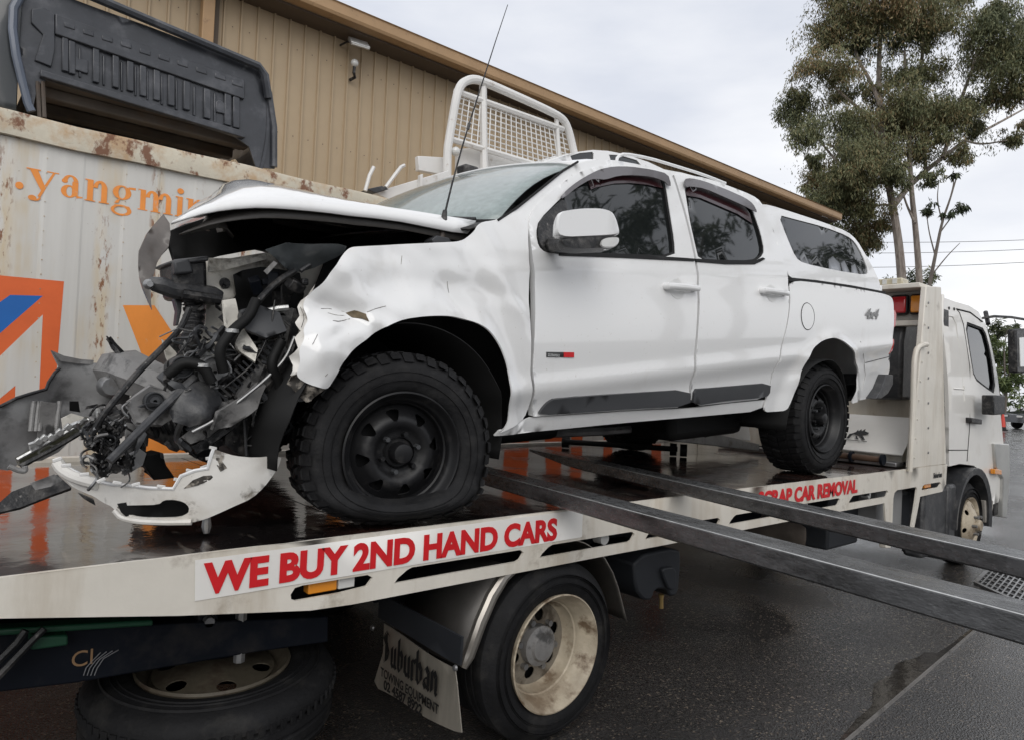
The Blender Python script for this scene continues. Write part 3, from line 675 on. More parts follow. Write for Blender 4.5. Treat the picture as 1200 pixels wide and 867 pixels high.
# near side rail with its cut slots
rail = [(-1.6, .968), (-1.6, .90), (-.3, .885), (.19, .868), (.475, .818), (1.06, .742), (5.42, .742), (5.52, .70), (5.60, .50), (5.64, .50), (5.60, .742), (6.02, .742), (6.0, .70), (5.96, .48), (6.02, .48), (6.12, .735), (6.66, .742), (6.70, .80), (6.715, .968)]
rail = [(-1.6, .968), (-1.6, .93), (-.3, .905), (.19, .868), (.60, .80), (1.0, .744), (1.15, .738), (5.44, .738), (5.50, .48), (5.60, .48), (5.60, .76), (5.62, .80), (5.67, .818), (6.04, .818), (6.06, .80), (5.97, .48), (6.03, .48), (6.13, .735), (6.62, .742), (6.70, .80), (6.715, .968)]
slots = [[(.932, .805), (.945, .824), (.97, .828), (1.20, .828), (1.222, .815), (1.20, .79), (1.10, .783), (.95, .783), (.935, .79)]]
for a_, b_ in ((1.306, 1.907), (1.994, 2.601), (2.68, 3.308), (3.393, 3.99), (4.07, 4.72), (4.85, 5.5)):
    slots.append([(a_, .783), (a_+.015, .80), (a_+.05, .822), (a_+.07, .829), (b_-.02, .829), (b_, .815), (b_-.02, .79), (b_-.04, .783)])
slots.append([(6.16, .79), (6.18, .815), (6.22, .827), (6.56, .826), (6.58, .81), (6.54, .788), (6.52, .785), (6.18, .783)])
def railfn(u, v): return (u, TE+.003*noise.noise((u*2.3, v*5, 3))+(0.004*noise.noise((u*9, v*9, 3)) if v > .95 else 0), v-.004*max(0, noise.noise((u*14, 0, 8)))*(v > .96))
sheet('side_rail', rail, railfn, m_trayw, tk, holes=slots, step=.09, thick=.012)
MB().loft([[(x_, TE+.0, DZ+.004), (x_, TE+.012+.010*noise.noise((x_*11, 2, 0))*1, DZ+.003), (x_, TE+.03, DZ-.003)] for x_ in [(-1.6+i*.05) for i in range(166)]]).build('rail_lip', m_trayw, tk, fixn=False)
sheet('side_rail', [(-1.6, .968), (-1.6, .93), (1.15, .738), (6.715, .738), (6.715, .968)], lambda u, v: (u, 4.50, v+.0), m_trayw, tk, step=.3, thick=.012, facing=(0, 1, 0))
MB().bx(-1.6, 6.35, 4.46, 4.51, DZ-.01, DZ+.02).build('rail_lip', m_trayw, tk, bevel=.004)
sheet('sticker', [(.640, .951), (2.24, .962), (2.24, .842), (.645, .834)], lambda u, v: (u, TE-.0025, v), m_sticker, tk, step=.2, thick=.001)
text('lettering', 'WE BUY 2ND HAND CARS', m_red, tk, (.672, TE-.0045, .853), .119, sx=.995, off=.0055, thick=.0006)
text('lettering', 'SCRAP CAR REMOVAL', m_red, tk, (3.68, TE-.0045, .853), .119, sx=1.085, off=.0055, thick=.0006)
text('lettering', 'Suburban', m_black, tk, (6.40, TE-.003, .868), .060, sx=.85, off=.0022, thick=.0004)
# marker lights seen in the slots
for xa, xb, m_, nm in ((1.00, 1.10, m_amber, 'marker_lamp'), (1.105, 1.165, m_lens, 'marker_lens'), (3.87, 3.97, m_amber, 'marker_lamp'), (6.28, 6.42, m_amber, 'marker_lamp')):
    MB().bx(xa, xb, TE+.02, TE+.06, .788, .826).build(nm, m_, tk, bevel=.004)
for xx in (2.45, 4.35, 5.3):
    MB().lathe([(0, 0), (.028, 0), (.028, .05)], (xx, TE+.05, .80), 1, 14).build('reflector', m_lens, tk)
# chassis
for y0 in (2.82, 3.68): MB().bx(-1.0, 8.3, y0, y0+.09, .50, .80).build('chassis_rail', m_chassis, tk, bevel=.008)
slabm = lambda name, P, Y0, Y1, m_, par, bev=.006: slab(name, P, Y0, Y1, m_, par, bev)
slabm('under_tray_box', [(-60, 742), (385, 722), (385, 752), (300, 764), (230, 776), (90, 800), (-60, 818)], 2.40, 2.6, m_chassis, tk)
slabm('hydraulic_rail', [(36, 746), (80, 744), (80, 756), (36, 762)], 2.33, 2.39, m_green, tk)
slabm('hydraulic_rail', [(-20, 738), (180, 726), (180, 733), (-20, 746)], 2.33, 2.39, m_green, tk)
for P in ([(-20, 792), (20, 752), (30, 738)], [(-10, 800), (36, 752), (52, 736)]): MB().tube([atY(*q, 2.30) for q in P], .010, 6).build('hydraulic_hose', m_plastic, tk)
for P in ([(0, 1), (420, 735)],): pass
p = atY(82, 782, 2.397); text('lettering', 'Cl', mat('bronze_lettering', (.28, .17, .09), .4), tk, (p.x, 2.395, p.z), .066, thick=.0005)
for i in range(4): MB().tube([atY(98+i*4.2, 791, 2.395), atY(101+i*4.4, 782, 2.395), atY(108+i*4.5, 774-i, 2.395), atY(118+i*7, 764-i, 2.395)], .0016, 4).build('pinstripe', mat('pinstripe_grey', (.16, .16, .17), .4), tk)
for P, Y0 in (([(196, 712), (262, 702), (266, 735), (196, 742)], 2.5), ([(232, 718), (256, 716), (256, 736), (232, 738)], 2.42)): slabm('tray_lock', P, Y0, Y0+.06, m_chassis, tk)
MB().lathe([(0, 0), (.016, 0), (.02, .01), (.02, .03)], atY(246, 729, 2.40), 1, 10).build('bolt', m_steel, tk)
slabm('winch_box', [(300, 745), (382, 722), (382, 748), (260, 772), (200, 778)], 2.5, 2.6, m_chassis, tk)
# axle and inner parts
MB().tube([(2.12, 2.3, .36), (2.12, 4.4, .36)], .09, 12).build('rear_axle', m_chassis, tk)
MB().tube([(7.47, 2.3, .385), (7.47, 4.3, .385)], .06, 12).build('front_axle', m_chassis, tk)
for yy in (2.78, 3.75):
    for k in range(4): MB().bx(1.55+.08*k, 2.75-.08*k, yy, yy+.07, .50-.022*k, .52-.022*k).build('spring_leaf', m_chassis, tk)
MB().tube([(2.6, 3.1, .5), (7.0, 3.1, .55)], .045, 10).build('drive_shaft', m_chassis, tk)
MB().bx(6.9, 8.2, 2.5, 4.0, .42, .95).build('engine', m_chassis, tk, bevel=.05)

def disc_holes(r, holes, fn, name, m_, par, step=.03, label=None):
    o = ell(0, 0, r, r, 0, 360, 40)[:-1]
    return sheet(name, o, fn, m_, par, holes=holes, step=step, thick=.006, label=label)
def truck_wheel(cx_, cy_, cz_, R, dish=True, side=-1, name='wheel'):
    w_ = thing(name, None, None); w_.parent = tk; w_.matrix_parent_inverse = Matrix.Translation(-worldloc(tk)); w_.location = (cx_, cy_, cz_)
    z = (0, 0, 0)
    def lk_(mb, nm, m_, **k):
        o = mb.build(nm, m_, None, **k); o.parent = w_; return o
    s = 1
    prof = [(.235, .05), (.243, .015), (.262, .004), (.30, -.004), (.335, .004), (R-.022, .028), (R-.004, .042), (R, .055), (R, .085), (R-.012, .088), (R-.012, .096), (R, .099), (R, .125), (R-.012, .128), (R-.012, .136), (R, .139), (R, .165), (R-.004, .18), (R-.03, .205), (.27, .22), (.235, .2)]
    lk_(MB().lathe(prof, z, 1, 72), 'tyre', m_rubber2)
    for rr in (.285, .292, .318, .326): lk_(MB().lathe([(rr, .006), (rr+.0025, -.008), (rr+.005, .006)], z, 1, 72), 'sidewall_ring', m_rubber2)
    if dish:
        barrel = [(.236, .03), (.246, .004), (.248, -.006), (.242, -.008), (.236, .002), (.222, .02), (.214, .05), (.205, .06), (.200, .085), (.194, .09), (.190, .13), (.176, .15)]
        lk_(MB().lathe(barrel, z, 1, 64), 'rim', m_rimcream)
        hs = [[(.125*math.cos(a_)+.028*math.cos(t), .125*math.sin(a_)+.028*math.sin(t)) for t in [k*math.pi/7 for k in range(14)]] for a_ in [k*math.pi/3+.35 for k in range(6)]]
        o = disc_holes(.186, hs, lambda u, v: (u, .15-.05*max(0, 1-math.hypot(u, v)/.186)*.6, v), 'rim_disc', m_rimdisc, None); o.parent = w_
        lk_(MB().lathe([(.0, .075), (.055, .078), (.062, .09), (.085, .10), (.088, .135)], z, 1, 32), 'hub', m_grey)
        for k in range(6):
            a_ = k*math.pi/3+.87; lk_(MB().tube([(.105*math.cos(a_), .145, .105*math.sin(a_)), (.105*math.cos(a_), .112, .105*math.sin(a_))], .014, 6), 'wheel_nut', m_steel)
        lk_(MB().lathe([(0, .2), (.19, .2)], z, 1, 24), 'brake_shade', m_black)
    else:
        barrel = [(.236, .03), (.246, .004), (.248, -.004), (.238, .0), (.222, .02), (.214, .03), (.205, .02)]
        lk_(MB().lathe(barrel, z, 1, 64), 'rim', m_rimcream)
        hs = [[(.165*math.cos(a_)+.024*math.cos(t), .165*math.sin(a_)+.024*math.sin(t)) for t in [k*math.pi/7 for k in range(14)]] for a_ in [k*math.pi/3+.25 for k in range(6)]]
        o = disc_holes(.208, hs, lambda u, v: (u, .02-.07*max(0, min(1, (1-math.hypot(u, v)/.208)*1.6)), v), 'rim_disc', m_rimcream, None); o.parent = w_
        lk_(MB().lathe([(.0, -.09), (.045, -.09), (.052, -.08), (.055, -.04)], z, 1, 24), 'hub', m_rimcream)
        for k in range(6):
            a_ = k*math.pi/3; lk_(MB().tube([(.085*math.cos(a_), -.03, .085*math.sin(a_)), (.085*math.cos(a_), -.08, .085*math.sin(a_))], .014, 6), 'wheel_nut', m_steel)
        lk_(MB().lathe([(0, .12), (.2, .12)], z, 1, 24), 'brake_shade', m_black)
    return w_
truck_wheel(2.12, TE, .365, .38)
truck_wheel(7.47, TE+.03, .38, .38, dish=False)
for y_, xx in ((2.34, 2.12), (4.0, 2.12), (4.2, 2.12), (4.05, 7.47)):
    MB().lathe([(.2, .0), (.24, .0), (.33, .0), (.37, .04), (.38, .08), (.38, .16), (.35, .2), (.2, .2)], (xx, y_, .38), 1, 40).build('inner_tyre', m_rubber2, tk)
# spare wheel hung flat under the tail
sp = thing('spare_wheel', None, None); sp.parent = tk; sp.matrix_parent_inverse = Matrix.Translation(-worldloc(tk)); sp.location = (.88, 2.60, .45); sp.rotation_euler = (R_(2), R_(-2), R_(20))
def spl(mb, nm, m_):
    o = mb.build(nm, m_, None); o.parent = sp
Rz = .42
spl(MB().lathe([(.25, -.05), (.258, -.012), (.28, .0), (.345, .002), (.385, -.012), (.408, -.030), (.418, -.05), (.42, -.075), (.41, -.08), (.41, -.088), (.42, -.093), (.42, -.12), (.41, -.125), (.41, -.133), (.42, -.138), (.42, -.165), (.41, -.17), (.41, -.178), (.42, -.183), (.405, -.215), (.3, -.235)], (0, 0, 0), 2, 80), 'tyre', m_rubber2)
for rr in (.31, .33, .36): spl(MB().lathe([(rr, -.002), (rr+.002, .006), (rr+.005, -.002)], (0, 0, 0), 2, 72), 'sidewall_ring', m_rubber2)
spl(MB().lathe([(.25, -.04), (.262, -.004), (.256, .004), (.246, -.004), (.232, -.03), (.215, -.045), (.19, -.035)], (0, 0, 0), 2, 64), 'rim', m_rimdirty_shaded)
hs = [[(.165*math.cos(a_)+.033*math.cos(t), .165*math.sin(a_)+.033*math.sin(t)) for t in [k*math.pi/7 for k in range(14)]] for a_ in [k*math.pi/3+.1 for k in range(6)]]
o = sheet('rim_disc', ell(0, 0, .205, .205, 0, 360, 40)[:-1], lambda u, v: (u, v, -.03+.03*(1-math.hypot(u, v)/.205)), m_rimdirty_shaded, None, holes=hs, step=.03, facing=(0, 0, 1)); o.parent = sp
mb = MB()
for k in range(70):
    a_ = k*2*math.pi/70
    mb.box((.421*math.cos(a_), .421*math.sin(a_), -.075), (.008, .022, .03), (0, 0, a_+.3))
o = mb.build('tread_blocks', m_rubber2, None, kind='stuff'); o.parent = sp
MB().tube([(.9, 2.42, .5), (.9, 2.42, .8)], .02, 8).build('spare_hanger', m_steel, tk)

# mudguard, flap
slabc = lambda P, Y: [tuple(atY(x_, y_, Y)) for x_, y_ in P]
gl = slabc([(603, 664), (590, 676), (576, 698), (563, 728), (549, 768), (543, 782)], 2.125)
MB().tube(gl, [.022, .024, .026, .026, .024, .014], 10).build('mudguard_edge', m_galv, tk)
MB().loft([[(p_[0], 2.125, p_[2]), (p_[0]-.02, 2.3, p_[2]), (p_[0]-.02, 2.6, p_[2])] for p_ in gl]).build('mudguard', m_guard, tk, thick=.003)
gr = slabc([(640, 628), (680, 632), (706, 648), (722, 676), (735, 727)], 2.12)
MB().loft([[(p_[0], 2.12, p_[2]), (p_[0]+.004, 2.145, p_[2]+.003), (p_[0], 2.5, p_[2])] for p_ in chaikin(gr, 1, False)]).build('mudguard', m_galv, tk, thick=.004)
FX = 1.55
fl_ = [(q.y, q.z) for q in (atX(x_, y_, FX) for x_, y_ in [(447, 731), (534, 783), (536, 800), (541, 858), (534, 856), (441, 807), (437, 798), (446, 765)])]
sheet('mudflap', fl_, lambda u, v: (FX-.012*math.sin((u-2.0)*9)+.01*(v-.3), u, v), m_flap, tk, step=.05, thick=.004, facing=(-1, 0, 0))
bk = [(q.y, q.z) for q in (atX(x_, y_, FX) for x_, y_ in [(448, 694), (545, 745), (543, 778), (534, 774), (447, 722)])]
sheet('flap_bracket', bk, lambda u, v: (FX-.016, u, v), m_bag, tk, step=.1, thick=.01, facing=(-1, 0, 0))
# lettering on the flap: broken black-letter strokes with a broad slanted nib, then two lines of capitals
a_, b_ = atX(447, 760, FX), atX(522, 805, FX)
def nib(mb, strokes, ox, oz, sc_, X):
    nb = [(-.5, -.28), (.5, .28)]; t_ = .11
    for st in strokes:
        for i in range(len(st)-1):
            (x0, y0), (x1, y1) = st[i], st[i+1]
            q = [(x0-.13, y0-.10), (x0+.13, y0+.10), (x1+.13, y1+.10), (x1-.13, y1-.10)]
            if abs(x1-x0) > .02 and abs(y1-y0)/max(1e-6, abs(x1-x0)) < .9: q = [(x0-.05, y0+.06), (x0+.05, y0-.06), (x1+.05, y1-.06), (x1-.05, y1+.06)] if y1 > y0 else [(x0-.10, y0-.06), (x0+.10, y0+.09), (x1+.10, y1+.06), (x1-.10, y1-.09)]
            mb.add([(X-.0004*(len(mb.v) % 7), oz[0]-(ox+px_*sc_)*1, oz[1]+py_*sc_*1.25) for px_, py_ in q], [(0, 1, 2, 3)])
GL = {'S': ([[(.75, 1.35), (.45, 1.5), (.2, 1.2), (.55, .85), (.75, .55), (.6, .15), (.3, 0), (.05, .2)], [(.45, 1.4), (.45, .1)], [(.0, .6), (.2, .8)]], 1.0), 'u': ([[(.12, .9), (.12, .15), (.3, 0), (.48, .15)], [(.5, .95), (.5, .1), (.62, .0)]], .72),
      'b': ([[(.12, 1.45), (.12, .15), (.3, 0), (.52, .2), (.52, .7), (.32, .95), (.12, .8)]], .72), 'r': ([[(.12, .9), (.12, .05), (.24, 0)], [(.14, .75), (.32, .95), (.46, .82)]], .52),
      'a': ([[(.1, .75), (.3, .95), (.5, .75), (.5, .1), (.62, 0)], [(.5, .5), (.2, .45), (.1, .2), (.28, 0), (.48, .15)]], .74), 'n': ([[(.12, .95), (.12, .05)], [(.14, .75), (.32, .95), (.5, .75), (.5, .1), (.62, 0)]], .74)}
# flap runs from the far side (high Y, left in the picture) towards the near side
yl, yr = fl_[7][0], fl_[1][0]; zc = .36
mb = MB(); cx_ = 0; sc_ = .068
for ch in 'Suburban':
    g_, ad = GL[ch]; nib(mb, g_, cx_, (2.525, .330), sc_, FX-.022); cx_ += ad*sc_*1.02
mb.build('lettering', m_black, tk, smooth=False, fixn=False, thick=0)
text('lettering', 'TOWING EQUIPMENT', m_black, tk, (FX-.022, 2.53, .266), .050, ax=(0, -1, 0), sx=.84, off=.001, thick=.0004)
text('lettering', '02 4587 8922', m_black, tk, (FX-.022, 2.50, .222), .052, ax=(0, -1, 0), sx=.98, off=.002, thick=.0004)
for q in ((437, 735), (534, 782)): MB().lathe([(0, -.01), (.010, -.008), (.012, .0)], atX(*q, FX-.02), 0, 10).build('bolt', m_steel, tk)
# tank with brass tap, air tank
tank = chaikin([tuple(atY(x_, y_, 2.25)[i] for i in (0, 2)) for x_, y_ in [(742, 652), (797, 640), (798, 660), (795, 697), (786, 699), (782, 690), (768, 690), (764, 703), (754, 703), (745, 690)]], 1)
MB().prism(tank, 'xz', 2.25, 2.6).build('plastic_tank', m_bag, tk, bevel=.012)
tank2 = chaikin([tuple(atY(x_, y_, 2.23)[i] for i in (0, 2)) for x_, y_ in [(776, 665), (792, 663), (792, 688), (784, 692), (776, 672)]], 1)
MB().prism(tank2, 'xz', 2.225, 2.26).build('tank_rib', m_bag, tk, bevel=.008)
MB().tube([atY(775, 696, 2.3), atY(775, 702, 2.3), atY(775, 712, 2.3)], [.016, .011, .012], 8).build('brass_tap', mat('brass', (.55, .38, .16), .35, metal=.8), tk)
c_ = atY(955, 626, 2.45)
MB().lathe([(0, 0), (.10, .0), (.13, .015), (.14, .05), (.14, .5)], c_, 1, 28).build('air_tank', mat('brown_air_tank', (.12, .10, .085), .5, var=.4, vscale=8), tk)
MB().bx(5.0, 5.5, 2.3, 2.7, .40, .78).build('battery_box', m_bag, tk, bevel=.02)
MB().bx(5.55, 6.05, 2.2, 2.6, .44, .80).build('storage_box', mat('grey_locker', (.22, .22, .22), .5, var=.2), tk, bevel=.01)
slabm('rail_foot', [(1038, 634), (1044, 634), (1044, 642), (1038, 642)], 2.15, 2.2, m_trayw, tk)
MB().bx(6.15, 6.8, 2.25, 2.8, .35, .74).build('side_locker', m_bag, tk, bevel=.03)
MB().bx(6.35, 6.9, 2.14, 2.3, .20, .76).build('side_skirt', m_plastic2, tk, bevel=.03)

# headboard
hbl = [(5.865, .968), (6.11, 2.42), (6.47, 2.445), (6.715, .968)]
MB().prism([(5.93, .967), (6.114, 2.41), (6.44, 2.44), (6.70, .967)], 'xz', TE+.001, TE+.045).build('headboard_pillar', m_trayw, tk, bevel=.008)
MB().prism([(5.93, .967), (6.114, 2.41), (6.44, 2.44), (6.70, .967)], 'xz', 4.45, 4.50).build('headboard_pillar', m_trayw, tk, bevel=.008)
MB().bx(6.10, 6.46, TE+.046, 4.45, 2.40, 2.44).build('headboard_top', m_trayw, tk, bevel=.006)
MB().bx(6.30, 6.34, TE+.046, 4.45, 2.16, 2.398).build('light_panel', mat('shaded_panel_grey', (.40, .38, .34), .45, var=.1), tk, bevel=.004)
MB().bx(6.26, 6.38, TE+.046, 4.45, 2.11, 2.155).build('headboard_beam', m_trayw, tk, bevel=.006)
ya_, yb_2 = atX(1087, 354, 6.24).y, atX(1042, 354, 6.24).y; lw_ = (yb_2-ya_)/2
for y0, m_, nm in ((ya_, m_amber, 'amber_lamp'), (ya_+lw_, m_redlens, 'red_lamp'), (3.75, m_redlens, 'red_lamp'), (4.05, m_amber, 'amber_lamp')):
    h = MB().bx(6.245, 6.30, y0+.005, y0+lw_-.005, 2.20, 2.37).build('lamp_surround', m_plastic, tk, bevel=.02)
    MB().bx(6.235, 6.26, y0+.018, y0+lw_-.018, 2.215, 2.355).build(nm, m_, h, bevel=.012)
MB().bx(6.16, 6.30, 2.30, 3.3, 2.445, 2.50).build('light_bar', mat('beige_lens', (.50, .45, .33), .25, coat=.5), tk, bevel=.01)
for k in range(12): MB().bx(6.152, 6.165, 2.34+k*.08, 2.375+k*.08, 2.452, 2.492).build('light_module', m_lens, tk)
MB().tube(chaikin([tuple(atY(x_, y_, TE-.02)) for x_, y_ in [(1066, 552), (1070, 470), (1071, 425), (1074, 408), (1082, 404), (1086, 404)]], 2, False), .020, 10).build('handrail', m_trayw, tk)
MB().bx(6.50, 6.54, 2.16, 4.44, .97, 1.50).build('headboard_panel', m_trayw, tk, bevel=.005)
MB().bx(6.30, 6.52, 2.16, 2.22, .97, 1.34).build('toolbox_end', m_trayw, tk)
lid = MB().prism([(6.06, 1.055), (6.38, 1.335), (6.50, 1.335), (6.50, .99), (6.12, .99), (6.12, 1.04)], 'xz', 2.24, 3.25).build('toolbox', m_trayw, tk, bevel=.005)
mb = MB(); L0 = Vector((6.045, 0, 1.052)); L1 = Vector((6.385, 0, 1.345)); nn = Vector((-.65, 0, .76))*.006
mb.add([L0+Vector((0, 2.21, 0))+nn, L0+Vector((0, 2.86, 0))+nn, L1+Vector((0, 2.86, 0))+nn, L1+Vector((0, 2.21, 0))+nn], [(0, 1, 2, 3)]); mb.build('toolbox_lid', m_cab, tk, smooth=False, thick=.012)
def lidpt(s, t): return L0.lerp(L1, t)+Vector((0, 2.86-.65*s, 0))+nn*3.2
EM = [[(.30, .40), (.34, .40), (.36, .54), (.42, .60), (.38, .62), (.31, .56)], [(.34, .56), (.40, .66), (.52, .70), (.60, .66), (.60, .60), (.50, .56), (.42, .56)], [(.40, .66), (.41, .74), (.43, .68), (.46, .76), (.48, .69), (.52, .78), (.53, .69)], [(.46, .56), (.56, .40), (.60, .40), (.52, .56)], [(.44, .52), (.50, .40), (.46, .40), (.42, .50)], [(.24, .34), (.64, .34), (.64, .36), (.24, .36)]]
mb = MB()
for j, P in enumerate(EM): mb.add([lidpt(s*.8+.02, t*.8-.05)+nn*.05*j for s, t in P], [tuple(range(len(P)))])
mb.build('emblem', m_black, tk, smooth=False, fixn=False)
MB().tube([(5.82, 2.28, 1.02), (5.82, 2.66, 1.02)], .025, 12).build('winch_roller', mat('rusty_roller', (.10, .06, .04), .55, var=.5), tk)
for yy in (2.26, 2.50, 2.68): MB().lathe([(0, 0), (.045, 0), (.045, .02), (0, .02)], (5.82, yy, 1.02), 1, 16).build('roller_flange', m_chassis, tk)
MB().bx(5.9, 6.05, 2.2, 3.8, .966, 1.0).build('roller_frame', m_steel, tk, bevel=.005)
slabm('winch_cover', [(832, 514), (838, 492), (877, 493), (880, 516)], 3.35, 3.75, m_cab, tk)
slabm('winch_frame', [(770, 508), (832, 506), (890, 520), (890, 528), (800, 518), (770, 514)], 3.2, 3.28, m_steel, tk)

for k in range(7): MB().lathe([(0, -.006), (.009, -.006), (.010, 0)], (6.16+.02*(6-k)*.9, TE+.0, 1.08+k*.2), 1, 8).build('bolt', m_steel, tk)
for k in range(9): MB().lathe([(0, -.005), (.008, -.005), (.009, 0)], (5.98+.018*k, TE+.0, 1.05+k*.15), 1, 8).build('rivet', m_trayw, tk)
# cab
cab_o = trace([(1112, 346), (1130, 353), (1147, 358), (1157, 365), (1164, 381), (1168, 410), (1171, 440), (1173, 489), (1177, 530), (1177, 560), (1170, 588), (1160, 592), (1158, 568), (1152, 553), (1141, 545), (1125, 543), (1112, 546)], flat(2.15))
win_o = chaikin(trace([(1139, 376), (1152, 381), (1162, 385), (1166, 412), (1168, 463), (1155, 454), (1143, 444), (1141, 420)], flat(2.15)), 1)
def cabY(u, v): return 2.15+.10*max(0, (v-1.5))**1.4*.9
sheet('cab_side', cab_o, lambda u, v: (u, cabY(u, v), v), m_cab, tk, holes=[win_o], step=.12, thick=.03)
sheet('cab_window', win_o, lambda u, v: (u, cabY(u, v)+.02, v), m_glass, tk, step=.15, thick=.004)
sheet('window_seal', [(u*1.0, v) for u, v in win_o], lambda u, v: (u, cabY(u, v)+.004, v), m_seal, tk, holes=[[((u-sum(a[0] for a in win_o)/len(win_o))*.88+sum(a[0] for a in win_o)/len(win_o), (v-sum(a[1] for a in win_o)/len(win_o))*.92+sum(a[1] for a in win_o)/len(win_o)) for u, v in win_o]], step=.1, thick=.012)
xr, xf = cab_o[0][0], max(p[0] for p in cab_o)
MB().loft([[(x_, cabY(x_, z_)+.002+(4.3-2*cabY(x_, z_)+2.15)*0, z_) for x_, z_ in cab_o[:10]], [(x_, 2.9, z_+.05) for x_, z_ in cab_o[:10]], [(x_, 3.6, z_+.05) for x_, z_ in cab_o[:10]], [(x_, 4.25, z_) for x_, z_ in cab_o[:10]]]).build('cab_roof_and_front', m_cab, tk, thick=.02)
MB().bx(xr, xr+.03, 2.19, 4.2, .95, 2.43).build('cab_rear_wall', m_cab, tk, bevel=.02)
sheet('cab_side', cab_o, lambda u, v: (u, 6.4-cabY(u, v), v), m_cab, tk, step=.25, thick=.03, facing=(0, 1, 0))
MB().bx(xr+.05, xf-.35, 2.3, 4.1, .95, 1.45).build('cab_interior', m_seal, tk)
slabm('air_intake', [(1063, 369), (1088, 367), (1088, 468), (1056, 469), (1058, 400)], 2.33, 2.62, m_plastic2, tk, .03)
slabm('shadow_gap_slab', [(1106, 362), (1112, 364), (1112, 470), (1107, 471)], 2.2, 2.5, m_plastic, tk)  # black slab standing in for the shadow between headboard and cab
def sline(P, Y=None, r=.004, m_=m_seal, name='shut_line', par=tk, fn=None):
    q = [atY(x_, y_, 2.15) for x_, y_ in P]; return MB().tube([(p.x, cabY(p.x, p.z)-.001, p.z) for p in q], r, 4).build(name, m_, par)
sline([(1131, 362), (1134, 366), (1137, 380), (1139, 430), (1136, 500), (1133, 540)])
sline([(1131, 362), (1147, 366), (1160, 377)], name='rain_gutter', r=.008)
sline([(1119, 370), (1125, 371), (1128, 380), (1130, 470)], r=.006, m_=m_cab, name='pressed_line')
sline([(1118, 455), (1130, 456), (1130, 452)], r=.008, m_=m_cab, name='pressed_line')
sline([(1111, 527), (1134, 527)], r=.004)
slabm('door_handle', [(1139, 489), (1151, 491), (1151, 497), (1139, 495)], 2.10, 2.16, m_plastic, tk, .008)
mb = MB(); wa = atY(1125, 580, 2.15)
whc = (7.47, .40)
arch = [(whc[0]+r_*math.cos(R_(a_)), 2.12+y_, whc[1]+r_*math.sin(R_(a_))) for a_ in range(-10, 191, 12) for r_, y_ in ((.44, 0),)]
MB().loft([[(p_[0], 2.10, p_[2]), (whc[0]+(p_[0]-whc[0])*1.14, 2.09, whc[1]+(p_[2]-whc[1])*1.14), (whc[0]+(p_[0]-whc[0])*1.14, 2.5, whc[1]+(p_[2]-whc[1])*1.14), (p_[0], 2.5, p_[2])] for p_ in arch], closed=True).build('wheel_arch', m_plastic2, tk)
MB().bx(6.86, 7.05, 2.12, 2.5, .12, .78).build('rear_mudguard', m_plastic2, tk, bevel=.03)
slabm('front_bumper', [(1166, 519), (1183, 520), (1184, 552), (1180, 606), (1175, 606), (1176, 560), (1168, 548)], 2.12, 2.3, mat('bullbar_alloy', (.5, .5, .48), .35, metal=.5, var=.2), tk, .01)
MB().bx(8.25, 8.6, 2.2, 4.1, .45, .80).build('bumper_beam', m_cab, tk, bevel=.03)
slabm('indicator', [(1166, 549), (1174, 550), (1174, 556), (1166, 555)], 2.10, 2.14, m_amber, tk, .005)
slabm('step', [(1154, 586), (1164, 586), (1164, 594), (1160, 612), (1155, 612)], 2.12, 2.2, mat('step_grey', (.3, .28, .25), .5), tk, .004)
slabm('step_guard', [(1165, 557), (1174, 557), (1174, 600), (1165, 604)], 2.16, 2.4, m_plastic, tk, .008)
MB().tube([atY(1152, 373, 2.12), atY(1165, 371, 1.95), atY(1185, 372, 1.9), atY(1215, 377, 1.85)], .012, 8).build('mirror_arm', m_plastic, tk)
MB().tube([atY(1155, 366, 2.1), atY(1158, 380, 2.05)], .02, 8).build('mirror_bracket', m_plastic, tk)
slabm('mirror', [(1191, 386), (1222, 384), (1224, 438), (1192, 437)], 1.83, 1.90, m_plastic, tk, .015)
slabm('mirror_glass', [(1195, 396), (1218, 394), (1220, 430), (1196, 430)], 1.822, 1.832, m_lens, tk, .003)
slabm('lower_mirror', [(1165, 463), (1178, 463), (1178, 485), (1165, 486)], 1.98, 2.08, m_plastic, tk, .01)
for q in ((1122, 361), (1128, 362)): MB().lathe([(0, -.004), (.014, -.004), (.014, .01)], (atY(*q, 2.15).x, cabY(0, 2.3), atY(*q, 2.15).z), 1, 8).build('plug', m_black, tk)
#@@PART3
# ================================================================== WRECKED PICKUP
pk = thing('wrecked_pickup', 'white dual cab pickup with a smashed front and flat tyre on the truck deck', 'pickup', (3.5, 3.13, DZ))
PYC = 3.13; ROLLZ = .055
HF = atY(472, 531, 2.2); HF = (HF.x, HF.z); HR = atY(967, 497, 2.2); HR = (HR.x, HR.z)
def zb(X): return 2.069+.1175*(X-2.131)
def pY(X, Z):
    b_ = zb(X); t = (b_-Z)/.8
    if Z > b_: y = 2.2+.34*(Z-b_)
    else:
        t = min(1.3, t); y = 2.2-.045*math.sin(math.pi*min(1, t))+.022*t*t*t
        # crease above the cladding
        y -= .014*math.exp(-((t-.72)/.055)**2)-.008*math.exp(-((t-.84)/.06)**2)
        y -= .007*math.exp(-((t-.10)/.05)**2)
    for hx, hz in (HF, HR):
        d = math.hypot(X-hx, (Z-hz)*1.0)
        if Z > hz-.25:
            s_ = max(0, 1-abs(d-.50)/.15); y -= .035*s_*s_*(3-2*s_)*(1 if Z < b_ else max(0, 1-(Z-b_)/.1))
    return y
CREASE = []
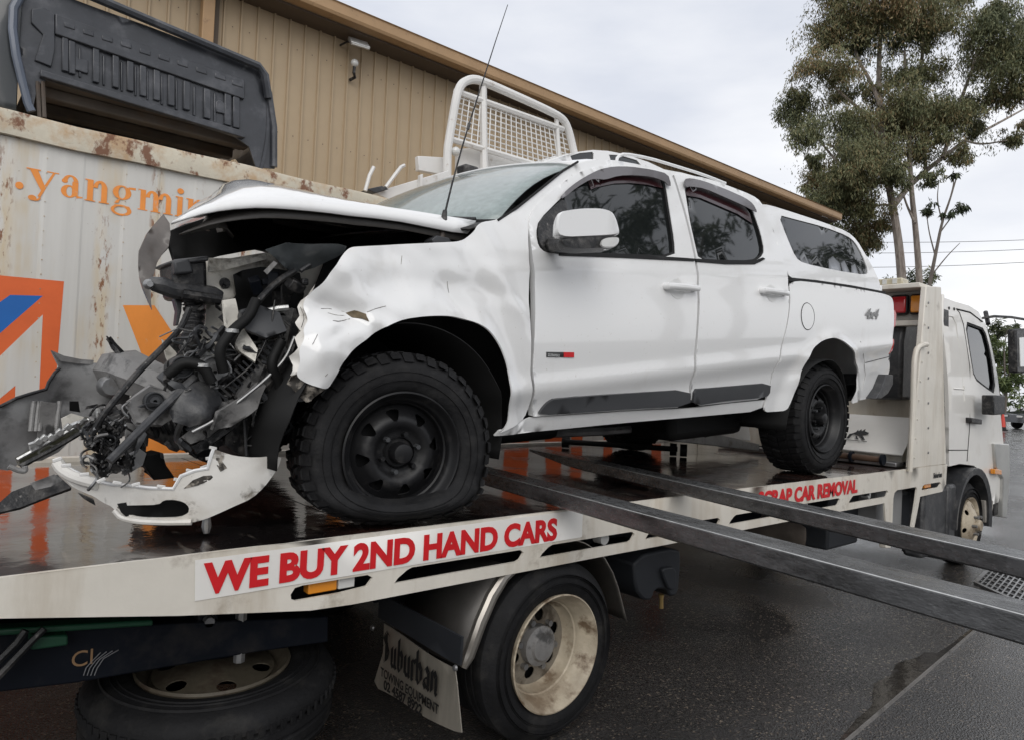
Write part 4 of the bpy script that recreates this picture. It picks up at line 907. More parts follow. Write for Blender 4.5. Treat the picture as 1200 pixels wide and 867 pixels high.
for (q0, q1, w_, h_) in (((362, 350), (415, 372), .05, .022), ((415, 372), (458, 388), .04, -.016), ((395, 312), (428, 366), .05, -.018), ((500, 292), (556, 410), .06, .014), ((556, 296), (604, 372), .05, -.014), ((520, 330), (612, 352), .05, .010), ((366, 400), (412, 378), .03, .014)):
    p0_, p1_ = atY(*q0, 2.2), atY(*q1, 2.2); CREASE.append((Vector((p0_.x, p0_.z)), Vector((p1_.x, p1_.z)), w_, h_))
def crumpY(X, Z):
    y = pY(X, Z)
    pt = Vector((X, Z))
    for c0_, c1_, w_, h_ in CREASE:
        d_ = c1_-c0_; t_ = max(0, min(1, (pt-c0_).dot(d_)/d_.length_squared)); r_ = (pt-(c0_+d_*t_)).length
        if r_ < w_: y += h_*(1-r_/w_)*(1-.6*abs(2*t_-1)**3)
    if X < 2.05:
        a_ = min(1, max(0, (1.75-X)/.9))
        y += .055*a_*noise.noise((X*4.2, Z*4.2, 2))+.030*a_*abs(noise.noise((X*7+Z*3, Z*8, 4)))+.006*a_*noise.noise((X*20, Z*17, 5))+.02*math.exp(-((X-1.55)**2+(Z-1.86)**2)/.03)
        y += .035*math.exp(-(((X-1.12)/.09)**2+((Z-1.70)/.05)**2))
        y += .014*math.exp(-((X-1.75+.5*(Z-1.8))/.06)**2)-.012*math.exp(-((X-1.86+.5*(Z-1.8))/.05)**2)
        if X < 1.0: y += (1.0-X)*.5
    return y
PT = lambda P, f=pY: trace(P, f)
F3 = lambda u, v: (u, pY(u, v), v)
def off(f, d): return lambda u, v: (f(u, v)[0], f(u, v)[1]+d, f(u, v)[2])
FAR = lambda u, v: (u, 2*PYC-pY(u, v), v+ROLLZ*(2*PYC-2*pY(u, v)))

# front guard, torn and creased
guard = PT([(410, 290), (425, 289), (460, 287), (507, 285), (541, 283.5), (554, 273.5), (561, 261), (583, 258), (600, 248), (616, 250), (618.5, 262), (619, 300), (620, 364), (620, 430), (621, 487), (601, 500), (585, 507.5), (588, 506), (597, 491), (599, 464), (596, 431), (587.6, 407), (574, 387), (554, 376), (527, 370), (500, 370.5), (474, 374), (454, 382), (434, 394), (417, 407), (403.6, 422), (392, 444), (383.5, 457), (363, 451), (346, 441), (352, 424), (350, 410), (357, 397), (355, 385), (362, 374), (354, 357), (362, 345), (380, 331), (393, 312), (402, 298)], crumpY)
guard = chaikin(guard, 2)
sheet('front_guard', guard, lambda u, v: (u, crumpY(u, v), v), m_white, pk, step=.018, thick=.006)
# torn edge strip and inner tin under the guard
tip = PT([(346, 441), (356, 438), (383, 456), (390, 452), (378, 462), (370, 470), (362, 471), (356, 462), (348, 458), (340, 450)], crumpY)
sheet('torn_bracket', tip, lambda u, v: (u, crumpY(u, v)+.03+.03*noise.noise((u*30, v*30, 0)), v), m_scrape, pk, step=.015, thick=.003)
for P in ([(404, 366), (396, 364), (386, 362), (376, 362)], [(405, 370), (395, 370), (384, 367)], [(410, 374), (398, 377), (390, 376)], [(430, 366), (440, 362), (452, 359)], [(352, 360), (357, 372), (353, 384)], [(372, 392), (366, 404)], [(381, 441), (384, 438)], [(470, 310), (471, 300)], [(524, 330), (526, 344)]):
    lineon_ = trace(P, crumpY); MB().tube([(u, crumpY(u, v)-.0006, v) for u, v in chaikin(lineon_, 1, False)], .0011, 4).build('scratch', m_scrape, pk)
sheet('guard_tear', PT([(404, 367), (415, 364), (428, 368), (432, 377), (424, 374), (412, 372)], crumpY), lambda u, v: (u, crumpY(u, v)-.004+.004*noise.noise((u*60, v*60, 0)), v), mat('torn_primer', (.16, .12, .07), .7, var=.5, vscale=60), pk, step=.01, thick=.003)
sheet('torn_edge', PT([(354, 352), (362, 346), (366, 372), (366, 380), (364, 395), (362, 405), (356, 422), (352, 438), (341, 440), (346, 428), (342, 418), (350, 408), (347, 396), (354, 388), (348, 378), (353, 370), (350, 360)], crumpY), lambda u, v: (u, crumpY(u, v)+.012+.018*noise.noise((u*25, v*25, 0)), v), m_white_dirty, pk, step=.010, thick=.003)
# wheel arch liners
for nm, (hx, hz) in (('front', HF), ('rear', HR)):
    rr = .475 if nm == 'front' else .435
    rows = []
    for k in range(-1, 38):
        a_ = R_(k*5); x_, z_ = hx+rr*math.cos(a_), hz+rr*math.sin(a_)
        yy = pY(hx+rr*math.cos(a_), max(hz-.2, z_))
        rows.append([(x_, yy+.022, z_), (x_, 2.75, z_), (hx+rr*.3*math.cos(a_), 2.80, hz+.3*rr*math.sin(a_))])
    MB().loft(rows).build('wheel_arch_liner', m_seal, pk, thick=.004)
    MB().loft([[(hx+rr*math.cos(a_), 6.26-2.25, hz+rr*math.sin(a_)+.08), (hx+rr*math.cos(a_), 3.5, hz+rr*math.sin(a_)+.08), (hx+rr*.3*math.cos(a_), 3.45, hz+.3*rr*math.sin(a_)+.08)] for a_ in [R_(k*10) for k in range(-1, 20)]]).build('wheel_arch_liner', m_seal, pk, thick=.004)
# doors
fd = PT([(621, 276), (619.5, 257), (626, 244), (644, 226.5), (661.5, 212.5), (682, 200.5), (702, 195), (720, 194), (737.7, 195.5), (760, 198.5), (784, 202.8), (788, 206), (794, 225), (801.5, 250), (808.5, 278), (813.5, 302), (816.8, 325), (817.5, 350), (816.3, 380), (813.8, 410), (810.8, 440), (807.5, 476.5), (740, 480), (680, 484), (626, 488), (624.5, 487), (624, 440), (626, 400), (627, 332), (624, 300)])
fw = PT([(628, 274), (631, 258.7), (656.5, 233), (682, 210.5), (702, 201), (717, 198.8), (735, 198.8), (753, 201), (777, 206.5), (780.5, 218), (785.5, 251), (790.5, 281.5), (791.5, 302), (730, 300), (656.5, 297.5), (638.7, 296), (631, 289)])
rd = PT([(789, 205), (800, 206), (818, 207), (837, 212), (856, 219), (881.5, 229), (891.7, 236.5), (899, 251), (907, 271), (917, 301.5), (923.5, 327), (925, 352), (922.3, 378), (917.3, 398), (909.3, 427), (902, 451), (896, 467), (855, 471), (810, 476.3), (813.3, 440), (816.3, 410), (818.8, 380), (820, 350), (819.3, 325), (816, 302), (811, 278), (804, 250), (796.5, 225), (790.5, 206.5)])
rw = PT([(801, 213.5), (818, 215.5), (843.5, 225), (869, 236), (877.7, 241), (884, 251), (891.7, 273.6), (896, 294), (892, 302), (881.5, 307), (850, 307), (819, 305.5), (814, 285), (808, 258)])
for o_, w_, lbl in ((fd, fw, None), (rd, rw, None)):
    nm = 'front_door' if o_ is fd else 'rear_door'
    D = sheet(nm, chaikin(o_, 1), F3, m_white, pk, holes=[chaikin(w_, 1)], step=.025, thick=.03)
    sheet('window_glass', chaikin(w_, 1), off(F3, .016), m_glass, D, step=.08, thick=.004)
    cx_ = sum(p[0] for p in w_)/len(w_); cz_ = sum(p[1] for p in w_)/len(w_)
    wi = [((u-cx_)*.965+cx_, (v-cz_)*.955+cz_) for u, v in chaikin(w_, 1)]
    sheet('window_seal', chaikin(w_, 1), off(F3, .004), m_seal, D, holes=[wi], step=.05, thick=.012)
    FD = sheet(nm, chaikin(o_, 1), FAR, m_white, pk, holes=[chaikin(w_, 1)], step=.15, thick=.03, facing=(0, 1, 0))
    sheet('window_glass', chaikin(w_, 1), lambda u, v: (FAR(u, v)[0], FAR(u, v)[1]-.016, FAR(u, v)[2]), m_glass, FD, step=.2, thick=.004, facing=(0, 1, 0))
    if o_ is fd: FDO = D
    else: RDO = D
sheet('belt_moulding', PT([(655, 295.5), (730, 298.5), (792, 302), (813, 303.5), (813, 306.5), (792, 305.5), (730, 302.5), (655, 299.5)]), off(F3, -.006), m_seal, FDO, step=.08, thick=.01)
sheet('belt_moulding', PT([(814, 303.5), (850, 306), (882, 306), (893, 302), (896, 304), (884, 310), (850, 310), (815, 307)]), off(F3, -.006), m_seal, RDO, step=.08, thick=.01)
sheet('cladding', chaikin(PT([(628.5, 486), (635, 476), (641, 470.5), (648, 467), (730, 461), (807, 456), (806, 475.5), (740, 478.5), (680, 483)]), 1), off(F3, -.014), m_clad, FDO, step=.05, thick=.02)
sheet('cladding', chaikin(PT([(811.5, 455.5), (822, 455), (860, 452), (901, 448.5), (899.5, 463), (890, 466), (850, 469), (809.5, 475.5)]), 1), off(F3, -.014), m_clad, RDO, step=.05, thick=.02)
# wing mirror sail
sheet('mirror_sail', chaikin(PT([(628.5, 275), (631, 259), (644, 245.5), (660, 232), (664, 250), (664, 296), (656, 297), (640, 295.5), (632, 288)]), 1), off(F3, -.010), m_plastic, FDO, step=.05, thick=.02)
def ppt(x_, y_, Y): p = atY(x_, y_, Y); return (p.x, p.z)
mo = [(651.5, 279.5), (651, 262), (654, 250), (660, 246.5), (682, 243.5), (706, 243.5), (719, 247.5), (724, 257), (727.5, 270), (727, 275.5), (700, 277.5)]
mu = [(656, 279.5), (727, 275), (726, 285), (721, 290), (705, 291), (675, 292), (664, 290), (658, 285)]
def solid(name, P, Ys, scales, m_, par, bev=.01, ang=50):
    """rounded body: the outline repeated at several depths with a scale each"""
    P = chaikin([ppt(x_, y_, Ys[0]) for x_, y_ in P], 2); cx_ = sum(p[0] for p in P)/len(P); cz_ = sum(p[1] for p in P)/len(P)
    rows = [[(cx_+(u-cx_)*s_+(Y_-Ys[0])*.62, Y_, cz_+(v-cz_)*s_) for u, v in P] for Y_, s_ in zip(Ys, scales)]
    mb = MB().loft(rows, closed=True); n = len(P); mb.f.append(tuple(range(n))); mb.f.append(tuple(len(mb.v)-n+k for k in range(n))[::-1])
    return mb.build(name, m_, par, ang=ang)
mir = solid('wing_mirror', mo, [1.945, 1.953, 1.970, 2.02, 2.05], [.93, .975, 1, .96, .82], m_white, pk)
solid('mirror_base', mu, [1.95, 1.96, 2.03, 2.06], [.95, 1, .95, .85], m_plastic, mir)
solid('indicator_lens', [(706, 279), (726, 277.5), (726, 285), (720, 289.5), (703, 290)], [1.938, 1.944, 2.0], [.92, 1, 1], m_lens, mir)
MB().tube([atY(664, 286, 2.03), atY(652, 287, 2.12), atY(645, 288, 2.22)], [.03, .028, .035], 8).build('mirror_arm', m_plastic, mir)
# handles
for (x0, y0, x1, y1, c_, par) in ((778.5, 336, 812, 339, (793, 339), FDO), (891, 341, 917.5, 344.5, (904, 344), RDO)):
    a_, b_ = PT([(x0, y0), (x1, y1)]); q = [(a_[0], pY(*a_), a_[1]), (b_[0], pY(*b_), b_[1])]
    A, B = Vector(q[0]), Vector(q[1]); o_ = Vector((0, -.035, 0))
    MB().tube([A+Vector((0, .01, 0)), A+o_*.8, A.lerp(B, .2)+o_, A.lerp(B, .8)+o_, B+o_*.8, B+Vector((0, .01, 0))], [.017, .018, .017, .017, .018, .017], 10).build('door_handle', m_white, par)
    cc = PT([c_])[0]; ring_ = [(cc[0]+.062*math.cos(t), cc[1]+.052*math.sin(t)) for t in [k*math.pi/10 for k in range(20)]]
    sheet('handle_cup', ring_, lambda u, v: (u, pY(u, v)-.0015+.003*(1-min(1, math.hypot(u-cc[0], v-cc[1])/.05)), v), mat('handle_cup_shade', (.66, .66, .65), .35, coat=.5), par, step=.02, thick=.003)  # cup is nearly flat; its recess shade is put into the darker colour
# badge
bp_ = PT([(640, 412.5), (672, 413), (672, 419), (640, 418.5)])
BD = sheet('badge', bp_, off(F3, -.003), mat('badge_grey', (.13, .13, .13), .3, metal=.6), FDO, step=.05, thick=.004)
sheet('badge_tip', PT([(660, 412.8), (672, 413), (672, 419), (660, 418.8)]), off(F3, -.0045), m_red, BD, step=.05, thick=.002)
p = bp_[3]; text('lettering', 'DURAMAX', m_alu, BD, (p[0]+.004, pY(*p)-.007, p[1]+.004), .016, sx=.9, off=.0004, thick=.0003)
# 4x4 decal
p = PT([(1013.5, 373)])[0]; q = PT([(1036, 374)])[0]
ax_ = Vector((q[0]-p[0], pY(*q)-pY(*p), q[1]-p[1]))
dcl = text('decal_lettering', '4x4', mat('decal_grey', (.22, .22, .22), .4), pk, (p[0]-.01, pY(*p)-.005, p[1]-.005), .105, ax=ax_, sx=1.35, off=.003, thick=.0006, shear=.35)
# sill
sheet('sill', PT([(583, 511), (588, 505), (602, 500), (624, 489), (680, 485.5), (730, 482), (810, 478.5), (855, 472.5), (897, 468.5), (905, 470), (897, 477), (883, 482.5), (800, 490), (741, 495), (640, 505)]), lambda u, v: (u, pY(u, v)+.010+.012*max(0, min(1, ((1.274+.055*(u-1.8))+.05-v)/.05)), v), m_white, pk, step=.035, thick=.01)
# cant rail and A pillar
cant = PT([(585, 258), (605.7, 246), (636, 220.6), (661.5, 200), (679, 191.4), (690, 188.5), (705, 187), (723, 188), (745, 192), (764.6, 196), (800, 202.5), (828, 210), (856, 219.5), (886.6, 233), (892, 238), (881, 230), (856, 221), (837, 214), (818, 209), (800, 208), (789, 206.5), (760, 200.5), (737.7, 197.5), (720, 196.5), (703, 197), (683, 202), (662.5, 214), (645, 228.5), (627, 246), (621, 258), (620, 275), (618, 262), (615, 254), (603, 252)])
sheet('cant_rail', cant, off(F3, .006), m_white, pk, step=.04, thick=.02)
sheet('cant_rail', cant, FAR, m_white, pk, step=.12, thick=.02, facing=(0, 1, 0))
# roof gap line
def lineon(P, name, r=.004, m_=m_seal, par=pk, f=pY, d=-.001, closed=False):
    q = PT(P, f); return MB().tube([(u, f(u, v)+d, v) for u, v in q], r, 5).build(name, m_, par)
lineon([(583, 258.5), (606, 243.5), (634, 221), (660, 200), (677, 190)], 'windscreen_seal', .006)
# shut line shading is the real gap between door panels: dark inner frame behind them
inner = PT([(612, 300), (622, 240), (680, 196), (720, 192), (850, 214), (896, 240), (930, 330), (925, 380), (905, 465), (810, 481), (625, 492), (612, 480)])
holes_in = [[((u-sum(a[0] for a in W)/len(W))*.9+sum(a[0] for a in W)/len(W), (v-sum(a[1] for a in W)/len(W))*.85+sum(a[1] for a in W)/len(W)) for u, v in W] for W in (fw, rw)]
sheet('door_frame', inner, off(F3, .05), m_seal, pk, holes=holes_in, step=.08, thick=.02)
# tub side
tubo = PT([(925.5, 328.5), (960, 332), (1000, 338), (1039, 345), (1046.5, 350), (1047.5, 365), (1047, 390), (1043, 410), (1042.5, 424), (1042, 437), (1037, 452), (1030.8, 464), (1004, 470.8), (997, 473), (1003, 462), (1005.7, 454), (1007, 434), (1002, 413.7), (992, 402), (985, 398), (977, 395.5), (964, 398.7), (950.5, 410.4), (940.5, 430.5), (934, 454), (927, 470.6), (922, 480.6), (908, 482), (895, 482.5), (898, 468), (902.5, 453), (910, 429), (917.5, 402), (923.5, 378), (926.5, 352)])
tubo = chaikin(tubo, 2)
sheet('tub_side', tubo, F3, m_white, pk, step=.025, thick=.01)
sheet('tub_side', tubo, FAR, m_white, pk, step=.15, thick=.01, facing=(0, 1, 0))
fc_ = PT([(946.5, 371)])[0]; fr_ = [(fc_[0]+.085*math.cos(t), fc_[1]+.085*math.sin(t)) for t in [k*math.pi/14 for k in range(28)]]
sheet('fuel_flap', fr_, off(F3, -.002), m_white, pk, step=.04, thick=.004)
MB().tube([(u, pY(u, v)-.001, v) for u, v in fr_+fr_[:1]], .003, 4).build('fuel_flap_gap', m_seal, pk)
lineon([(1008, 400), (1012, 415), (1014, 440), (1010, 458)], 'pressed_line', .003, mat('crease_shade', (.6, .6, .59), .4))  # crease shade drawn as a slightly darker line on the white
lineon([(1014, 425), (1042, 418)], 'pressed_line', .003, m_clad)
# canopy
cano = PT([(893, 239), (905, 240), (932, 248.5), (970, 261), (995.7, 271), (1008, 281), (1021, 301.5), (1031, 319), (1037, 334), (1039.5, 342), (1000, 335), (960, 329), (925, 325.5), (918, 301.5), (907, 268), (899, 250)])
canw = chaikin(PT([(915.5, 251.5), (932, 256), (970, 266), (995.7, 276), (1006, 284), (1015, 299), (1022, 317), (1019, 322.5), (983, 317), (945, 308.5), (936, 302), (926, 279)]), 1)
def cY(u, v): return pY(u, v)+.02+.05*max(0, u-5.2)
cF3 = lambda u, v: (u, cY(u, v), v)
cfar = lambda u, v: (u, 2*PYC-cY(u, v), v+ROLLZ*(2*PYC-2*cY(u, v)))
CN = sheet('canopy', chaikin(cano, 1), cF3, m_white, pk, holes=[canw], step=.045, thick=.02)
sheet('canopy_window', canw, off(cF3, .006), m_glass, CN, step=.08, thick=.004)
sheet('canopy', chaikin(cano, 1), cfar, m_white, pk, holes=[canw], step=.15, thick=.02, facing=(0, 1, 0))
sheet('canopy_window', canw, lambda u, v: (cfar(u, v)[0], cfar(u, v)[1]-.006, cfar(u, v)[2]), m_glass, CN, step=.15, thick=.004, facing=(0, 1, 0))
sheet('canopy_seal', PT([(925, 325), (960, 328.5), (1000, 334.5), (1040, 342), (1040, 346), (1000, 339), (960, 333), (925.5, 329.5)]), off(F3, .012), m_seal, pk, step=.06, thick=.02)
# roofs
def over(name, P, fy, camber, m_=m_white, par=pk, bow=0, n=15, edge=.012):
    rows = []
    for i in range(n+1):
        t = i/n; s_ = 4*t*(1-t); r = []
        for u, v in P:
            y0 = fy(u, v)+edge; y1 = 2*PYC-fy(u, v)-edge
            r.append((u-bow*s_, y0+(y1-y0)*t, v-.002+camber*(s_**.6)+ROLLZ*(y1-y0)*t))
        rows.append(r)
    return MB().loft(rows).build(name, m_, par, thick=.012)
rp_ = PT([(679, 191.4), (690, 188.5), (705, 187), (723, 188), (745, 192), (764.6, 196), (800, 202.5), (828, 210), (856, 219.5), (886.6, 233)])
over('roof', rp_, pY, .05)
cp_ = PT([(893, 239), (905, 240), (932, 248.5), (970, 261), (995.7, 271), (1008, 281), (1021, 301.5), (1031, 319), (1039.5, 342)])
over('canopy_roof', cp_, cY, .05)
# roof rails near and far
for side in (0, 1):
    rr_ = [ppt(x_, y_, 2.46) for x_, y_ in [(722, 189), (724, 181), (732, 178), (760, 183), (790, 192), (825, 203), (850, 213)]]
    yy = 2.46 if not side else 2*PYC-2.46
    MB().tube(chaikin([(u, yy, v-.012+(ROLLZ*1.3+.04)*side) for u, v in rr_], 1, False), .009, 8).build('roof_rail', m_white, pk)
# windscreen
wsb = PT([(585, 257)])[0]; wst = PT([(679, 191)])[0]
rows = []; top_e = []
for i in range(21):
    t = i/20; s_ = 4*t*(1-t)
    yb0, yb1 = pY(*wsb)+.02, 2*PYC-pY(*wsb)-.02; yt0, yt1 = pY(*wst)+.03, 2*PYC-pY(*wst)-.03
    b_ = Vector((wsb[0]-.17*s_, yb0+(yb1-yb0)*t, wsb[1]-.01+.01*s_+ROLLZ*(yb1-yb0)*t)); tp_ = Vector((wst[0]-.09*s_, yt0+(yt1-yt0)*t, wst[1]-.008+.05*s_**.6+ROLLZ*(yt1-yt0)*t))
    rows.append([b_.lerp(tp_, k/8)+Vector((-.03*math.sin(math.pi*k/8), 0, .03*math.sin(math.pi*k/8))) for k in range(9)]); top_e.append(tp_)
ws_ = MB().loft(rows); ws_.build('windscreen', m_ws, pk, thick=.005)
MB().tube([r[0] for r in rows], .012, 6).build('windscreen_lower_seal', m_seal, pk)
MB().loft([[p_+Vector((-.012, 0, .004)) for p_ in top_e], [p_+Vector((.10, 0, .012)) for p_ in top_e]]).build('roof_front_edge', m_white, pk, thick=.01)
far_ = [2*PYC-q for q in (pY(*wsb), pY(*wst))]
MB().tube([rows[-1][k]+Vector((0, .02, .005)) for k in range(9)], .03, 8).build('far_pillar', m_white, pk)
MB().box(tuple(rows[11][8]+Vector((.05, 0, .035))), (.10, .09, .05)).build('roof_pod', m_plastic, pk, bevel=.015)
MB().tube([rows[1][0]+Vector((-.01, 0, .01)), rows[3][0]+Vector((-.03, 0, .015)), rows[9][0]+Vector((-.03, 0, .02))], .009, 6).build('wiper', m_plastic, pk)
MB().loft([[(r[0].x-.01, r[0].y, r[0].z), (r[0].x-.14, r[0].y, r[0].z-.05)] for r in rows]).build('cowl', m_plastic, pk, thick=.01)
# cabin interior, dashboard, seats
MB().prism([(2.0, 1.35), (4.25, 1.48), (4.25, 1.62), (3.2, 1.55), (2.5, 1.50), (2.3, 2.02), (1.95, 2.05)], 'xz', 2.34, 3.92).build('dashboard_and_floor', m_seal, pk)
for x_, y_ in ((2.75, 2.45), (2.75, 3.35), (3.65, 2.5)):
    st = MB(); st.box((x_+.12, y_+.24, 1.78), (.5, .48, .14), (0, R_(-8), 0)).box((x_+.42, y_+.24, 2.06), (.13, .46, .62), (0, R_(14), 0)).box((x_+.52, y_+.24, 2.44), (.09, .24, .16), (0, R_(14), 0))
    st.build('seat', m_plastic2, pk, bevel=.03)
MB().lathe([(.17, 0), (.18, .012), (.19, 0), (.18, -.012), (.17, 0)], (2.45, 3.55, 2.08), 0, 28).build('steering_wheel', m_seal, pk)
MB().box((2.35, 3.1, 2.50), (.03, .2, .06)).build('rear_view_mirror', m_plastic, pk, bevel=.01)
# weathershields
for P, par in (([(652, 233), (660, 224), (672, 214.5), (688, 205), (700, 199.5), (715, 196.5), (735, 196.5), (760, 200), (779, 205), (783, 219), (779, 219), (775, 213.5), (760, 208.5), (740, 206.5), (722, 207), (705, 212), (697, 211), (688, 211.5), (672, 221), (656, 234)], FDO),
               ([(798, 211), (806, 210), (820, 213), (845, 222), (870, 233), (879, 240), (884, 250), (879, 248), (868, 242), (843, 231), (822, 222), (805, 219.5), (800, 221)], RDO)):
    sheet('weathershield', chaikin(PT(P), 1), lambda u, v: (u, pY(u, v)-.022, v), m_shield, par, step=.04, thick=.004)
for P, par in (([(690, 209), (705, 206), (722, 203), (745, 203), (778, 210), (779, 221), (760, 216.5), (740, 214.5), (722, 215), (700, 219.5), (694, 222)], FDO), ([(803, 217), (822, 218), (845, 228), (872, 240), (880, 250), (883, 262), (866, 251), (843, 241), (822, 232), (805, 229)], RDO)):
    sheet('shield_tint', PT(P), lambda u, v: (u, pY(u, v)+.008, v), mat('red_brown_tint', (.035, .012, .014), .15, coat=.5), par, step=.05, thick=.003)
# rear end
xr_ = PT([(1043, 400)])[0][0]
MB().loft([[(xr_+.02, 2.24, z_), (xr_+.05, 2.6, z_+.02), (xr_+.06, PYC, z_+.05), (xr_+.05, 3.65, z_+.08), (xr_+.02, 4.0, z_+.10)] for z_ in (1.5, 1.75, 2.0, 2.36)]).build('tailgate', m_white, pk, thick=.03)
MB().loft([[(xr_+.0, 2.33, 2.40), (xr_+.03, PYC, 2.46), (xr_+.0, 3.9, 2.50)], [(xr_-.22, 2.45, 2.78), (xr_-.2, PYC, 2.86), (xr_-.22, 3.8, 2.87)]]).build('canopy_rear_glass', m_glass, pk, thick=.01)
slabq = lambda name, P, Y0, Y1, m_, par=pk, bev=.008: slab(name, P, Y0, Y1, m_, par, bev)
slabq('tail_lamp', [(1043, 362), (1049, 363), (1051, 368), (1050, 382), (1047, 386), (1043, 386)], 2.19, 2.34, m_redlens)
slabq('tail_lamp', [(1042, 396), (1048, 397), (1048.5, 403), (1046, 412), (1042, 416)], 2.185, 2.34, m_redlens)
slabq('tail_lamp_housing', [(1042, 362), (1045, 362), (1044, 418), (1041, 424)], 2.20, 2.32, m_clad)
slabq('rear_bumper', [(1039, 438.5), (1047, 439), (1047, 450), (1041, 461), (1033, 467), (1027, 467), (1034, 455)], 2.16, 4.05, m_plastic2)
# underside
MB().prism([(1.9, 1.30), (5.6, 1.48), (5.6, 1.6), (1.9, 1.42)], 'xz', 2.36, 3.85).build('floor_pan', m_seal, pk)
for y0 in (2.74, 3.50): MB().prism([(.85, 1.24), (5.7, 1.44), (5.7, 1.54), (.85, 1.36)], 'xz', y0, y0+.08).build('chassis_rail', m_seal, pk)
MB().tube([(HR[0], 2.4, HR[1]-.01), (HR[0], 3.95, HR[1]-.01)], .05, 12).build('rear_axle', m_chassis, pk)
MB().lathe([(0, -.16), (.12, -.1), (.15, 0), (.12, .1), (0, .16)], (HR[0], PYC, HR[1]-.02), 1, 20).build('differential', m_seal, pk)
for y0 in (2.56, 3.6):
    for k in range(3): MB().prism([(HR[0]-.62+.1*k, HR[1]+.02-.015*k), (HR[0], HR[1]-.05-.015*k), (HR[0]+.62-.1*k, HR[1]+.04-.015*k), (HR[0]+.62-.1*k, HR[1]+.052-.015*k), (HR[0], HR[1]-.038-.015*k), (HR[0]-.62+.1*k, HR[1]+.032-.015*k)], 'xz', y0, y0+.06).build('leaf_spring', m_chassis, pk)
MB().tube([(2.3, 3.0, 1.2), (3.3, 2.95, 1.22), (3.6, 2.9, 1.24)], .03, 8).build('exhaust_pipe', m_steel, pk)
MB().box((2.55, 3.1, 1.26), (.7, .35, .2), (0, R_(-3), 0)).build('gearbox', m_seal, pk, bevel=.04)
MB().box((3.9, 2.8, 1.30), (.8, .45, .2), (0, R_(-3), 0)).build('fuel_tank', m_seal, pk, bevel=.05)
MB().tube([(2.9, 3.1, 1.2), (HR[0]-.1, PYC, HR[1])], .035, 8).build('prop_shaft', m_chassis, pk)

